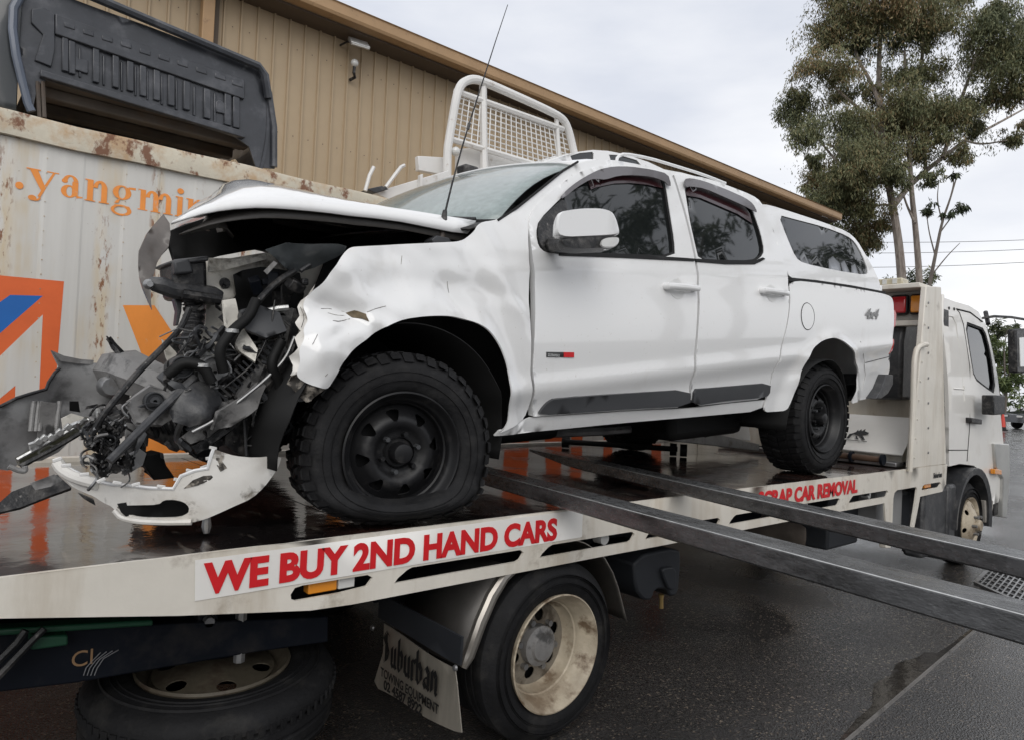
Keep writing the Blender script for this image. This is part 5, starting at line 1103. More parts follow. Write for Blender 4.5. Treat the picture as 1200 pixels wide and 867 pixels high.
# wheels
def ute_wheel(loc, R=.368, flat=None, side=1, full=True):
    w_ = thing('wheel', None, None); w_.parent = pk; w_.matrix_parent_inverse = Matrix.Translation(-worldloc(pk)); w_.location = loc
    if side < 0: w_.rotation_euler = (0, 0, math.pi)
    def df(q):
        if flat is None: return q
        rr = math.hypot(q.x, q.z)
        if rr < .17: return q
        if q.z < -.10:
            lim = -flat; t = min(1, (-.10-q.z)/.268)
            q = q.copy(); zz = -.10-(flat-.10)*t**.9
            q.y += (-.030 if q.y < .13 else .03)*math.sin(math.pi*min(1, t*1.0))*(1 if rr > .22 else .2)
            q.x *= 1+.07*t; q.z = max(zz, lim)
            if rr < .26: q.z = max(q.z, lim+.012)
        q.y += .005*noise.noise((q.x*14, q.z*14, 1))
        return q
    def lk_(mb, nm, m_, **k):
        o = mb.build(nm, m_, None, **k); o.parent = w_; return o
    z = (0, 0, 0)
    prof = [(.205, .055), (.214, .03), (.225, .014), (.245, .002), (.275, -.006), (.305, -.004), (.325, .004), (.342, .020), (.352, .034), (.356, .05), (.357, .12), (.357, .2), (.352, .225), (.335, .245), (.29, .26), (.22, .25), (.2, .22)]
    T = lk_(MB().lathe(prof, z, 1, 110, fn=df), 'tyre', m_rubber)
    if full:
        rg = MB(); 
        for rr in (.262, .292): rg.lathe([(rr, .004), (rr+.0015, -.0085), (rr+.004, .004)], z, 1, 110, fn=df)
        lk_(rg, 'sidewall_ring', m_rubber)
    tb = MB(); N = 46
    def blk(a_, da, r0, r1, y0, y1, sk=0):
        vs = []
        for rr in (r0, r1):
            for aa, yy in ((a_, y0), (a_+da, y0), (a_+da+sk, y1), (a_+sk, y1)):
                sh = 0 if rr == r0 else .12*da
                a2 = aa+(sh if aa < a_+da/2 else -sh)
                vs.append(df(Vector((rr*math.cos(a2), yy, rr*math.sin(a2)))))
        tb.add(vs, [(3,2,1,0),(4,5,6,7),(0,1,5,4),(1,2,6,5),(2,3,7,6),(3,0,4,7)])
    for k in range(N):
        a_ = 2*math.pi*k/N; d_ = 2*math.pi/N
        j = .25*d_*(k % 2)
        # shoulder block wraps over the edge onto the sidewall
        blk(a_, d_*.80, .352, R-.004, .022+(.008 if k % 2 else 0), .072, .02)
        vs = []
        a0, a1 = a_, a_+d_*.80; low = .330 if k % 2 else .341
        for rr, yy in ((low, -.001), (R-.010, .022+(.008 if k % 2 else 0)), (R-.012, .045), (low+.004, .02)):
            for aa in (a0, a1): vs.append(df(Vector((rr*math.cos(aa), yy-.001, rr*math.sin(aa)))))
        tb.add(vs, [(0, 1, 3, 2), (2, 3, 5, 4), (4, 5, 7, 6), (6, 7, 1, 0), (0, 2, 4, 6), (1, 7, 5, 3)])
        blk(a_+j, d_*.60, .352, R, .080, .122, .05); blk(a_+d_*.5+j, d_*.60, .352, R, .130, .172, -.05); blk(a_+j, d_*.66, .352, R-.002, .180, .228, -.02)
    lk_(tb, 'tread_blocks', m_rubber, kind='stuff')
    # rim
    def rdf(q):
        if flat is not None and q.z < -.17 and math.hypot(q.x, q.z) > .19:
            q = q.copy(); q.y += .012*math.sin(q.x*40); q.z += .008*math.sin((q.x+.05)*30)
        return q
    lk_(MB().lathe([(.204, .055), (.214, .030), (.222, .012), (.224, .004), (.218, .0), (.212, .006), (.206, .022), (.196, .030), (.190, .036), (.186, .055), (.180, .06), (.176, .085)], z, 1, 72, fn=rdf), 'rim', m_rimblack)
    hs = []
    for k in range(8):
        a_ = k*math.pi/4+.2
        hs.append([(r_*math.cos(a_+t), r_*math.sin(a_+t)) for r_, t in ((.116, -.04), (.116, .04), (.124, .09), (.148, .165), (.154, .165), (.158, .12), (.159, 0), (.158, -.12), (.154, -.165), (.148, -.165), (.124, -.09))])
    def dz(u, v):
        r_ = math.hypot(u, v)
        return (u, .085-.045*min(1, max(0, (.176-r_)/.05))+.02*min(1, max(0, (.10-r_)/.02)), v)
    o = sheet('rim_disc', ell(0, 0, .178, .178, 0, 360, 48)[:-1], dz, m_rimblack, None, holes=hs, step=.014); o.parent = w_
    lk_(MB().lathe([(0, .0), (.02, .0), (.034, .004), (.038, .012), (.040, .06)], z, 1, 24), 'hub_cap', m_rimblack)
    lk_(MB().lathe([(.052, .06), (.056, .046), (.060, .06)], z, 1, 30), 'hub_ring', m_rimblack)
    for k in range(6):
        a_ = k*math.pi/3+.3; lk_(MB().tube([(.070*math.cos(a_), .060, .070*math.sin(a_)), (.070*math.cos(a_), .030, .070*math.sin(a_))], [.011, .009], 6), 'lug_nut', m_rimblack if k % 2 else m_clad)
    lk_(MB().lathe([(0, .12), (.17, .12)], z, 1, 24), 'brake_disc', m_rimblack)
    return w_
wf = atY(471, 531, 2.17); wr = atY(966, 497, 2.24)
W1 = ute_wheel((wf.x, 2.155, wf.z), flat=wf.z-DZ-.003); W1.rotation_euler = (0, 0, R_(-11))
W2 = ute_wheel((wr.x+.01, 2.235, DZ+.366*1.045)); W2.scale = (1.045, 1.25, 1.045)
ute_wheel((wf.x+.02, 4.09, DZ+.366), side=-1, full=False)
ute_wheel((wr.x, 4.04, DZ+.366), side=-1, full=False)
# torn bead of the flat tyre and rust chip on the rim
MB().tube([(wf.x+x_, 2.158, wf.z+z_) for x_, z_ in ((-.13, -.185), (-.10, -.198), (-.09, -.203), (-.07, -.222), (-.04, -.232), (.0, -.236), (.04, -.238))], [.002, .004, .003, .004, .003, .003, .001], 6).build('bent_rim_edge', m_steel, pk)

# ------------------------------------------------------------------ bonnet, buckled upward
near_lo = [(200, 262), (218, 256), (236, 251), (255, 247.5), (275, 245), (300, 243.5), (320, 244), (343, 245.5), (365, 247.5), (388, 250), (410, 253), (440, 256), (470, 260), (500, 266), (530, 272), (548, 274)]
near_fold = [(203, 257), (222, 247), (240, 240), (262, 234.5), (285, 231), (310, 229.5), (332, 230), (355, 231.5), (378, 233.5), (400, 236), (420, 238.5), (448, 242), (476, 246), (505, 250.5), (533, 255), (558, 259)]
E0 = [atY(*q, 2.30) for q in near_lo]; E1 = [atY(*q, 2.34) for q in near_fold]
topz = []
rows = [[Vector(p) for p in E0], [p_.lerp(q_, .5)+Vector((0, -.012, 0)) for p_, q_ in zip(E0, E1)], [Vector(p) for p in E1]]
def bon(t, i):
    s_ = i/15
    a_ = E1[i]; far = Vector((a_.x, 2*PYC-2.34, a_.z+.135))
    if i < 4: a_ = a_
    q = a_.lerp(far, t)
    dome = (.085*math.exp(-((s_-.33)/.30)**2)+.035)*(1-(2*t-1)**2)**.7
    crown = dome*min(1, .45+.2*i)
    q.z += crown - .02*s_*0
    q.x += (.50*min(1, t*1.6)**.8)*(1-s_)**3
    q.z += (.07*min(1, t*4))*(1-s_)**4
    q.z += .007*noise.noise((q.x*5, q.y*5, 3))*(1 if 0 < t < 1 else 0)
    return q
for k in range(1, 19): rows.append([bon(k/18, i) for i in range(16)])
far_lo = [p_+Vector((0, .04, -.04)) for p_ in rows[-1]]; rows.append(far_lo)
MB().loft(rows).build('bonnet', m_white, pk, thick=.006, ang=60)
und = [[p_+Vector((.03, .02, -.025)) for p_ in rows[0]]]+[[p_+Vector((.03, 0, -.04)) for p_ in r] for r in rows[2:20:3]]
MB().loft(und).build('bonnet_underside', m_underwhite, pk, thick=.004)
for k in (5, 9, 13): MB().tube([rows[k][i]+Vector((0, 0, -.05)) for i in range(0, 15, 2)], .018, 6).build('bonnet_stiffener', m_underwhite, pk)
# far front corner of the bonnet, folded down
fp = [(191.7, 251), (182, 262), (172, 274), (163, 293.6), (161.5, 311), (163, 325), (167.5, 338), (173, 350), (178.5, 362.6), (177.5, 350), (177, 335), (179, 325), (182, 316), (185, 308), (191, 298), (198, 289), (199.5, 275), (198.7, 262)]
def fpf(u, v): return 2.75+.5*(v-1.75)+.0
fq = trace(fp, fpf)
sheet('folded_bonnet_corner', fq, lambda u, v: (u, fpf(u, v)+.02*noise.noise((u*14, v*9, 0)), v), mat('smeared_bonnet_inner', (.11, .095, .085), .35, coat=.3, var=.4, vscale=7, dirt=((.25, .09, .05), 6, .6, .8, .6)), pk, step=.02, thick=.008)

# ------------------------------------------------------------------ smashed engine bay
def crump(name, P, Y0, ax=0, az=0, amp=.012, fr=14, m_=m_plastic, step=.02, th=.005, par=None, X0=None, Z0=None, curve=0, sc1=1):
    q0 = [atY(x_, y_, Y0) for x_, y_ in P]; cx_ = sum(p.x for p in q0)/len(q0); cz_ = sum(p.z for p in q0)/len(q0)
    yf = lambda u, v: Y0+ax*(u-cx_)+az*(v-cz_)+curve*((u-cx_)**2+(v-cz_)**2)
    q = trace(P, yf); s_ = hash_(name, P)
    return sheet(name, q, lambda u, v: (u, yf(u, v)+amp*noise.noise((u*fr, v*fr, s_))*2, v), m_, par or pk, step=step, thick=th)
def hash_(n, P): return (len(n)*3.7+P[0][0]*.13) % 50
def hose(name, P, r, m_=m_plastic, par=None, n=8, sm=2):
    """P = (px, py, depth Y)"""
    q = [tuple(atY(a_, b_, c_)) for a_, b_, c_ in P]; q = chaikin(q, sm, False)
    return MB().tube(q, r, n).build(name, m_, par or pk)
# firewall, and a dark sheet standing in for the shade under the bonnet
crump('firewall', [(385, 300), (560, 290), (610, 330), (600, 500), (370, 480), (340, 440), (352, 380)], 2.75, 0, 0, .01, 6, m_seal, .06, .02)
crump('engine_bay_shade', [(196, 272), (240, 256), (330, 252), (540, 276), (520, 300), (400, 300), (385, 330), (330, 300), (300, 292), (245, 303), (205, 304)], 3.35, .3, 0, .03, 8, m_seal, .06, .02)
crump('inner_wing', [(243, 302), (270, 303), (312, 296), (345, 300), (385, 305), (372, 330), (363, 345), (358, 372), (366, 402), (350, 424), (345, 452), (300, 450), (262, 430), (238, 420), (232, 398), (243, 380), (240, 350)], 2.72, .25, .05, .03, 6, m_inner, .025, .006)
crump('inner_wing_flange', [(244, 303), (290, 304), (313, 298), (312, 304), (285, 311), (262, 317), (244, 319)], 2.64, 0, .2, .01, 9, m_inner, .02, .006)
crump('bay_opening', [(274, 322), (284, 317), (305, 313), (330, 316), (352, 320), (356, 345), (348, 372), (330, 385), (300, 372), (272, 366), (270, 360), (277, 345)], 2.66, .25, .05, .01, 8, m_black, .03, .004)
for q, r in (((264, 332), .018), ((262, 336), .008), ((225, 498), .01)): MB().lathe([(0, -.006), (r*.4, -.006), (r*.45, 0), (r, .0), (r*1.15, .004)], atY(q[0], q[1], 2.64), 1, 14).build('grommet', m_plastic, pk)
# headlamp shard
crump('headlamp_shard', [(309, 294), (322, 290), (338, 285), (360, 286), (380, 287), (392, 288), (403, 290), (398, 298), (390, 303), (380, 308), (369, 314), (356, 318), (343, 320), (334, 314), (326, 308)], 2.42, 0, -.8, .02, 9, mat('smoky_headlamp_plastic', (.10, .11, .115), .14, coat=1, var=.3, vscale=9), .014, .006)
crump('shard_clip', [(309, 318), (321, 306), (325, 309), (313, 322)], 2.40, 0, 0, .003, 20, m_grey)
hose('shard_strut', [(352, 318, 2.45), (375, 302, 2.45), (398, 296, 2.42)], .008, m_plastic2)
# battery box
BX = lambda name, P, Y0, Y1, m_=m_plastic, bev=.01: slab(name, P, Y0, Y1, m_, pk, bev)
BX('airbox', [(201, 309), (212, 305), (243, 303), (244, 345), (238, 352), (206, 350), (203, 330)], 2.58, 2.75, m_plastic, .015)
BX('airbox_lid', [(199, 308), (206, 304), (245, 300), (245, 306), (206, 311)], 2.56, 2.77, m_plastic2, .006)
BX('fuse_box', [(203, 306), (222, 303), (228, 320), (206, 322)], 2.54, 2.58, m_clad, .008)
# grey crash bar
hose('crash_bar', [(176, 333, 2.6), (185, 332, 2.6), (200, 338, 2.6), (215, 342, 2.6), (240, 346, 2.6), (262, 350, 2.6)], [.010]+[.027]*60, m_plastic2, n=10) if False else None
MB().tube([atY(*q) for q in ((174, 334, 2.6), (178, 333, 2.6), (190, 335, 2.6), (204, 340, 2.6), (228, 343, 2.6), (250, 347, 2.6), (258, 350, 2.6))], [.016, .024, .030, .030, .034, .034, .028], 8).build('crash_bar', m_plastic2, pk)
MB().tube([atY(*q) for q in ((214, 345, 2.55), (240, 349, 2.54), (258, 352, 2.54))], .018, 8).build('crash_bar_brace', m_plastic, pk)
MB().lathe([(0, 0), (.010, 0), (.014, .012), (.018, .02)], atY(176, 333, 2.56), 1, 12).build('bolt', m_steel, pk)
BX('bracket', [(204, 350), (214, 350), (213, 365), (209, 382), (206, 382), (208, 365)], 2.62, 2.66, m_plastic2, .004)
# bellows hose
bq = [atY(*q) for q in ((226, 352, 2.62), (228, 362, 2.62), (226, 385, 2.60), (222, 405, 2.58), (218, 425, 2.56))]
nb = 46; pts = []; rs = []
for k in range(nb+1):
    t = k/nb*(len(bq)-1); i = min(len(bq)-2, int(t)); pts.append(bq[i].lerp(bq[i+1], t-i)); rs.append((.040 if k % 4 in (0, 1) else .031)*(1-.25*k/nb))
MB().tube(pts, rs, 14).build('bellows_hose', m_plastic, pk, ang=60)
# lower radiator support sweeping from the guard down to the left
crump('radiator_support', [(337, 362), (345, 362), (347, 380), (338, 408), (322, 440), (300, 468), (272, 492), (245, 512), (224, 520), (214, 512), (232, 498), (256, 478), (285, 450), (306, 420), (318, 392), (326, 372)], 2.42, .15, 0, .02, 8, m_grey, .018, .02)
crump('radiator_support_flange', [(346, 362), (351, 372), (350, 395), (341, 420), (324, 450), (302, 476), (280, 497), (250, 520), (232, 532), (226, 524), (248, 512), (274, 492), (302, 466), (322, 440), (338, 408)], 2.40, .15, 0, .015, 9, m_plastic, .02, .01)
crump('fan_shroud', [(240, 410), (262, 398), (300, 392), (322, 400), (318, 430), (296, 456), (268, 476), (240, 492), (222, 488), (214, 470), (224, 440)], 2.52, .1, 0, .05, 7, m_plastic, .03, .01)
crump('torn_liner', [(218, 452), (250, 458), (292, 452), (318, 442), (316, 470), (300, 500), (262, 520), (230, 528), (214, 505)], 2.47, .1, 0, .03, 10, m_plastic, .03, .006)
# aluminium fins of the crushed cooler
for k in range(13):
    a_ = (303+k*2.7, 372-k*.4); b_ = (316+k*2.9, 392-k*1.3)
    P = [(a_[0], a_[1]), (a_[0]+1.6, a_[1]), (b_[0]+1.6, b_[1]), (b_[0], b_[1])]
    slab('cooler_fin', P, 2.40+.004*k, 2.52+.004*k, m_steel if k % 3 else m_clad, pk, 0)
MB().tube([atY(310, 366, 2.42), atY(326, 362, 2.41), atY(338, 361, 2.40)], .012, 8).build('cooler_tank', m_alu, pk)
# round reservoir with cap loops
c_ = atY(262, 402, 2.5)
MB().lathe([(0, 0), (.06, .0), (.07, .01), (.072, .08), (.064, .09), (.05, .085), (.05, .02), (0, .02)], (c_.x, 2.5, c_.z-.08), 2, 24).build('reservoir', m_plastic, pk)
for dx in (0, 7): hose('wire_loop', [(258+dx, 404, 2.48), (257+dx, 394, 2.48), (262+dx, 390, 2.48), (267+dx, 396, 2.48), (266+dx, 405, 2.48)], .003, m_alu)
MB().lathe([(.006, -.02), (.016, -.02), (.02, -.01), (.02, .0), (.008, .0)], atY(243, 411, 2.45), 1, 16).build('bushing', m_alu, pk)
for q, s_, m_ in (((298, 385), .035, m_plastic2), ((275, 392), .05, m_plastic), ((286, 410), .06, m_plastic2), ((252, 425), .07, m_plastic), ((232, 440), .06, m_clad), ((212, 455), .07, m_plastic), ((198, 446), .05, m_plastic2), ((242, 452), .06, m_plastic), ((205, 470), .05, m_grey), ((262, 436), .06, m_plastic), ((330, 345), .06, m_plastic), ((300, 335), .05, m_chassis), ((322, 330), .05, m_chassis), ((346, 335), .05, m_plastic)):
    c_ = atY(q[0], q[1], 2.46+rng.random()*.12)
    mb = MB(); mb.box(c_, (s_*1.2, s_, s_*.8), (rng.random(), rng.random()*2, rng.random())); mb.box(c_+Vector((s_*.5, -.02, s_*.3)), (s_*.5, s_*.5, s_*.5), (rng.random(), rng.random()*2, 0)); mb.build('broken_component', m_, pk, bevel=.005)
for nm_, P_, Y_, m_ in (('broken_grille_surround', [(196, 470), (214, 452), (236, 446), (256, 452), (262, 470), (244, 490), (222, 500), (204, 494)], 2.36, m_plastic2), ('torn_panel', [(252, 482), (284, 462), (306, 446), (314, 452), (300, 478), (272, 500), (250, 504)], 2.35, m_grey), ('bent_strut', [(262, 352), (276, 350), (286, 380), (300, 410), (296, 424), (282, 412), (270, 386)], 2.40, m_inner),
                         ('torn_panel', [(150, 470), (176, 452), (204, 462), (210, 486), (190, 498), (160, 494)], 2.42, m_grey), ('lamp_housing', [(286, 366), (306, 358), (330, 366), (334, 388), (312, 396), (292, 386)], 2.37, m_clad)):
    crump(nm_, P_, Y_, .1, .25, .03, 7, m_, .016, .012)
rs = random.Random(21)
for k in range(70):
    if k % 3: cx0, cy0 = rs.uniform(205, 335), rs.uniform(360, 500)
    else: cx0, cy0 = rs.uniform(108, 235), rs.uniform(450, 545)
    if k % 3 and cy0 > 520-(cx0-205)*1.0+30: cy0 -= 50
    Yc = rs.uniform(2.36, 2.56); c_ = atY(cx0, cy0, Yc); L0_ = rs.choice((.02, .03, .045, .06, .09))*rs.uniform(.7, 1.1); an_ = rs.uniform(0, math.pi)
    P = []; nn_ = rs.randint(4, 7)
    for j in range(nn_):
        a_ = 2*math.pi*j/nn_+rs.uniform(-.3, .3); r_ = rs.uniform(.55, 1.1)
        P.append((c_.x+L0_*r_*(math.cos(a_)*math.cos(an_)-.26*math.sin(a_)*math.sin(an_)), c_.z+L0_*r_*(math.cos(a_)*math.sin(an_)+.26*math.sin(a_)*math.cos(an_))))
    tx, tz = rs.uniform(-.9, .9), rs.uniform(-.9, .9)
    sheet('torn_shard', P, lambda u, v: (u, Yc+tx*(u-c_.x)+tz*(v-c_.z)+(.05*L0_/.05)*noise.noise((u*22, v*22, k))+3.5*((u-c_.x)**2+(v-c_.z)**2), v), rs.choice([m_plastic, m_plastic, m_seal, m_plastic2, m_grey, m_clad, m_inner if k % 4 == 0 else m_plastic]), pk, step=.02, thick=rs.choice([.003, .006, .014]))
# honeycomb core of the torn radiator, pipes with clamps, a broken pulley
RA = [(236, 470), (262, 476), (300, 440), (318, 404), (306, 396), (286, 428), (258, 452)]
for k in range(16):
    t = k/15; a_ = Vector((238+70*t, 470-70*t)); b_ = a_+Vector((14, 13)); MB().tube([atY(a_.x, a_.y, 2.395), atY(b_.x, b_.y, 2.40)], .004, 4).build('radiator_fin', m_steel if k % 4 == 0 else m_clad, pk)
for (x_, y_, r_) in ((250, 436, .055), (212, 430, .035), (290, 372, .03), (180, 470, .03)):
    p_ = atY(x_, y_, 2.42); MB().lathe([(.006, -.02), (r_*.5, -.02), (r_*.55, -.008), (r_*.85, -.008), (r_*.9, -.02), (r_, -.02), (r_, .012), (r_*.9, .012), (r_*.88, 0), (r_, .025)], p_, 1, 26).build('pulley', m_steel if r_ > .05 else m_clad, pk)
for P in ([(300, 352, 2.38), (292, 372, 2.36), (272, 388, 2.35), (256, 410, 2.35), (262, 436, 2.36)], [(196, 440, 2.4), (215, 424, 2.38), (238, 428, 2.36), (248, 448, 2.36)], [(330, 400, 2.36), (316, 428, 2.34), (330, 452, 2.36), (322, 480, 2.38)]):
    hose('coolant_hose', P, .018, m_seal, n=12)
    p_ = atY(*P[2]); MB().lathe([(.017, -.006), (.022, -.006), (.022, .006), (.017, .006)], p_, 2, 16).build('hose_clamp', m_alu, pk)
# the white triangular bracket, left
crump('bent_white_rail', [(243, 400), (262, 396), (290, 402), (318, 396), (324, 404), (300, 414), (272, 414), (250, 420)], 2.44, .1, .3, .02, 12, m_inner, .015, .012)
crump('white_bracket', [(190, 398), (196, 402), (206, 412), (214, 424), (210, 432), (203, 432), (196, 420)], 2.75, 0, 0, .01, 12, m_inner, .02, .012)
crump('black_triangle', [(194, 398), (216, 395), (218, 412), (206, 418)], 2.82, 0, 0, .01, 12, m_plastic, .02, .01)
# chassis rail tube, dented
MB().tube([atY(*q) for q in ((133, 434, 3.0), (150, 436, 2.9), (175, 446, 2.8), (198, 455, 2.75), (222, 466, 2.72))], [.075, .085, .075, .07, .06], 7).build('chassis_horn', m_grey, pk, ang=25)
MB().lathe([(0, 0), (.03, 0), (.04, .02), (.04, .06)], atY(131, 453, 2.85), 1, 14).build('tow_eye_bolt', m_steel, pk)
# torn bumper liner, left
LP = [(61, 412), (71, 421), (90, 424), (109, 425), (132, 427), (148, 436), (152, 450), (150, 466), (156, 490), (152, 507), (140, 512), (120, 500), (104, 498), (90, 510), (70, 530), (50, 540), (25, 543), (10, 552), (-12, 548), (-12, 480), (0, 475), (18, 466), (35, 461), (54.5, 456), (57, 448), (64, 438), (70, 431)]
crump('torn_bumper_liner', LP, 3.0, .35, -.15, .035, 6, m_lining, .03, .006)
crump('liner_lip', [(61, 411), (75, 417), (95, 421), (110, 422), (109, 427), (90, 426), (71, 423)], 2.96, .35, 0, .004, 12, m_grey, .02, .012)
hose('liner_torn_edge', [(0, 476, 2.9), (20, 466, 2.92), (36, 461, 2.93), (54, 456, 2.95), (57, 448, 2.96), (64, 437, 2.97), (70, 431, 2.97)], .006, m_plastic, sm=0)
for P in ([(82, 470), (92, 470), (94, 483), (82, 481)],): crump('liner_opening', P, 2.94, .35, -.15, .0, 8, m_black, .05, .004)
for x_ in (36, 42, 46, 66): hose('liner_rib', [(x_, 505, 2.90), (x_+2, 485, 2.91), (x_+4, 470, 2.92)], .008, m_grey, sm=1)
crump('liner_pocket', [(48, 470), (66, 472), (64, 505), (44, 512)], 2.90, .35, -.15, .004, 8, m_grey, .04, .004)
crump('liner_white_tab', [(72, 490), (84, 484), (98, 488), (96, 498), (74, 504)], 2.88, .2, 0, .003, 8, m_inner, .03, .004)
# running lamp strip
crump('running_lamp_back', [(21, 537), (96, 494), (104, 489), (106, 499), (32, 546), (25, 546)], 2.70, .2, 0, .003, 8, mat('olive_lamp_lens', (.07, .07, .045), .2, coat=.6, var=.3, vscale=30), .03, .025)
crump('running_lamp_edge', [(34, 521), (60, 512), (99, 489.5), (103, 491), (62, 517), (38, 529)], 2.66, .2, 0, .012, 20, m_alu, .012, .012)
MB().tube([atY(*q) for q in ((20, 538, 2.66), (60, 516, 2.67), (104, 491, 2.68))], .006, 6).build('lamp_bezel', m_alu, pk)
MB().tube([atY(*q) for q in ((24, 546, 2.64), (62, 526, 2.66), (106, 500, 2.68))], .008, 6).build('lamp_bezel', m_plastic, pk)
for q in ((45, 517), (52, 513), (60, 512), (70, 506), (80, 500)): MB().box(atY(*q, 2.64), (.02, .015, .02), (.3, .6, .2)).build('lamp_clip', m_alu, pk, bevel=.003)
hose('lamp_bracket', [(10, 546, 2.62), (22, 551, 2.62), (30, 552, 2.62), (29, 546, 2.62)], .008, m_grey)
# long rods and cables
hose('bonnet_cable', [(222, 362, 2.52), (212, 385, 2.5), (196, 402, 2.46), (180, 418, 2.42), (160, 438, 2.38), (140, 462, 2.36), (122, 484, 2.36), (108, 508, 2.38)], .010, m_plastic)
hose('black_rod', [(228, 442, 2.40), (180, 488, 2.34), (128, 540, 2.30)], .013, m_plastic2, sm=0)
hose('bent_arm', [(127, 396, 2.9), (133, 404, 2.9), (143, 414, 2.9), (150, 424, 2.9)], .010, m_plastic, sm=1)
crump('bent_plate', [(126, 394), (130, 398), (140, 412), (150, 422), (146, 423), (138, 418), (131, 408)], 2.88, 0, 0, .01, 20, m_plastic, .01, .006)
hose('long_hose', [(345, 318, 2.44), (325, 330, 2.42), (305, 350, 2.40), (290, 370, 2.40), (275, 392, 2.40), (270, 405, 2.42)], .012, m_plastic)
hose('aluminium_pipe', [(345, 395, 2.36), (335, 420, 2.35), (310, 446, 2.34), (280, 470, 2.33), (252, 492, 2.33), (225, 506, 2.33)], .006, m_steel)
hose('thin_wire', [(322, 352, 2.4), (318, 385, 2.38), (300, 425, 2.37), (262, 455, 2.36)], .003, m_plastic)
for k in range(55):
    x0, y0 = 225+rng.random()*112, 375+rng.random()*105; P = [(x0, y0, 2.42)]
    for j in range(4): P.append((P[-1][0]+rng.uniform(-22, 16), P[-1][1]+rng.uniform(-4, 22), 2.38+rng.random()*.1))
    hose('loose_wire', P, rng.choice([.0025, .003, .004, .006, .010]), rng.choice([m_plastic, m_plastic, m_plastic2, m_clad, m_steel, m_grey]), n=5)
# corrugated intake bag on the left, lower
crump('intake_duct', [(138, 474), (150, 472), (175, 474), (200, 480), (232, 490), (244, 512), (228, 525), (200, 520), (175, 508), (154, 492)], 2.62, .1, .8, .02, 8, m_plastic, .02, .03)
for k in range(12): hose('duct_pleat', [(148+k*7.5, 476+k*1.5, 2.58), (156+k*7.3, 488+k*2, 2.56), (166+k*6.6, 500+k*1.9, 2.60)], .005, m_plastic2, n=5, sm=1)
crump('duct_mouth', [(136, 475), (142, 473), (146, 478), (140, 480)], 2.56, 0, 0, 0, 8, m_grey, .02, .01)
crump('grey_component', [(155, 462), (175, 456), (190, 462), (196, 474), (180, 482), (160, 476)], 2.66, .1, 0, .02, 10, m_grey, .02, .03)
crump('grey_splash_panel', [(150, 495), (166, 498), (172, 520), (168, 545), (150, 548), (142, 530), (146, 508)], 2.60, .1, 0, .03, 9, m_grey, .02, .008)
crump('grey_wedge', [(140, 540), (165, 526), (172, 531), (168, 545), (150, 556)], 2.5, .1, 0, .01, 9, m_lining, .02, .02)
crump('black_foam', [(168, 545), (172, 533), (190, 530), (195, 545), (206, 560), (180, 562)], 2.52, .1, 0, .02, 9, m_seal, .02, .05)
crump('splash_guard', [(275, 470), (312, 466), (322, 490), (325, 512), (322, 536), (300, 537), (280, 532), (262, 520), (264, 495)], 2.46, .1, 0, .012, 6, m_plastic, .03, .02)
for x_ in (285, 296, 307): hose('guard_rib', [(x_, 472, 2.44), (x_+2, 500, 2.43), (x_+4, 534, 2.43)], .006, m_plastic2, n=5, sm=1)
# wire nest
for k in range(70):
    x0, y0 = 104+rng.random()*42, 482+rng.random()*70; P = [(x0, y0, 2.40+rng.random()*.12)]
    for j in range(4): P.append((P[-1][0]+rng.uniform(-14, 14), P[-1][1]+rng.uniform(-12, 14), 2.36+rng.random()*.16))
    hose('wire_nest_strand', P, rng.choice([.0025, .0035, .005]), rng.choice([m_plastic, m_plastic, m_plastic2, m_grey, m_steel]), n=5)
for q in ((110, 520), (122, 508), (128, 530), (114, 538), (136, 545), (150, 540), (120, 552)):
    mb = MB().box(atY(*q, 2.44), (.035, .03, .025), (rng.random(), rng.random(), rng.random())); mb.build('connector', m_plastic, pk, bevel=.003)
for P in ([(114, 478), (116, 505)], [(124, 474), (124, 500)], [(107, 488), (112, 512)]): hose('broken_rod', [(x_, y_, 2.5) for x_, y_ in P], .005, m_alu, sm=0)
# suspension behind the wheel
hose('control_arm', [(330, 470, 2.5), (345, 480, 2.45), (350, 500, 2.5)], .03, m_chassis)
BX('sway_link', [(322, 440), (335, 440), (333, 475), (325, 478)], 2.42, 2.46, m_chassis)
MB().lathe([(0, -.02), (.02, -.02), (.03, 0), (.045, .0), (.045, .05)], atY(352, 456, 2.35), 1, 14).build('strut_bolt', m_steel, pk)
hose('coil_strut', [(400, 420, 2.5), (405, 460, 2.5), (410, 500, 2.5)], .05, m_chassis)
# bumper cover hanging on the deck
bo = [(67, 540), (76, 546), (96, 556), (114, 563.5), (132, 567), (148, 567.7), (175, 571), (203, 572), (212, 557), (228, 551), (243, 548), (246, 536), (250, 525.4), (262, 530), (275, 534), (298, 536), (330, 533), (327, 545), (320, 556), (309, 571), (295, 584), (274, 593), (254, 602), (240, 608), (224, 612), (192, 612.5), (161, 611), (148, 607), (138, 601.6), (131, 593), (120, 588), (110, 581), (97, 576), (84.7, 570), (76, 561), (70, 551)]
bh = [(134, 592), (160, 591.5), (186, 591), (192, 585.5), (204, 585), (216, 588), (222, 594), (221, 601), (211, 606), (185, 607), (161, 606), (146, 601)]
def bY(u, v): return 2.27+1.6*(u-.85)**2*(1 if u < .85 else .9)+.9*max(0, 1.15-v)**2+.35*max(0, v-1.22)**1.5+(.0 if v > 1.02 else .0)
bmp = sheet('front_bumper', chaikin(trace(bo, bY), 1), lambda u, v: (u, bY(u, v)+.006*noise.noise((u*9, v*9, 0)), v), m_white_dirty, pk, holes=[chaikin(trace(bh, bY), 1)], step=.018, thick=.008)
crump('lower_grille', [(138, 590), (190, 580), (232, 580), (234, 606), (212, 609), (150, 607), (142, 600)], 2.44, 0, 0, .004, 20, m_seal, .03, .01, par=bmp)
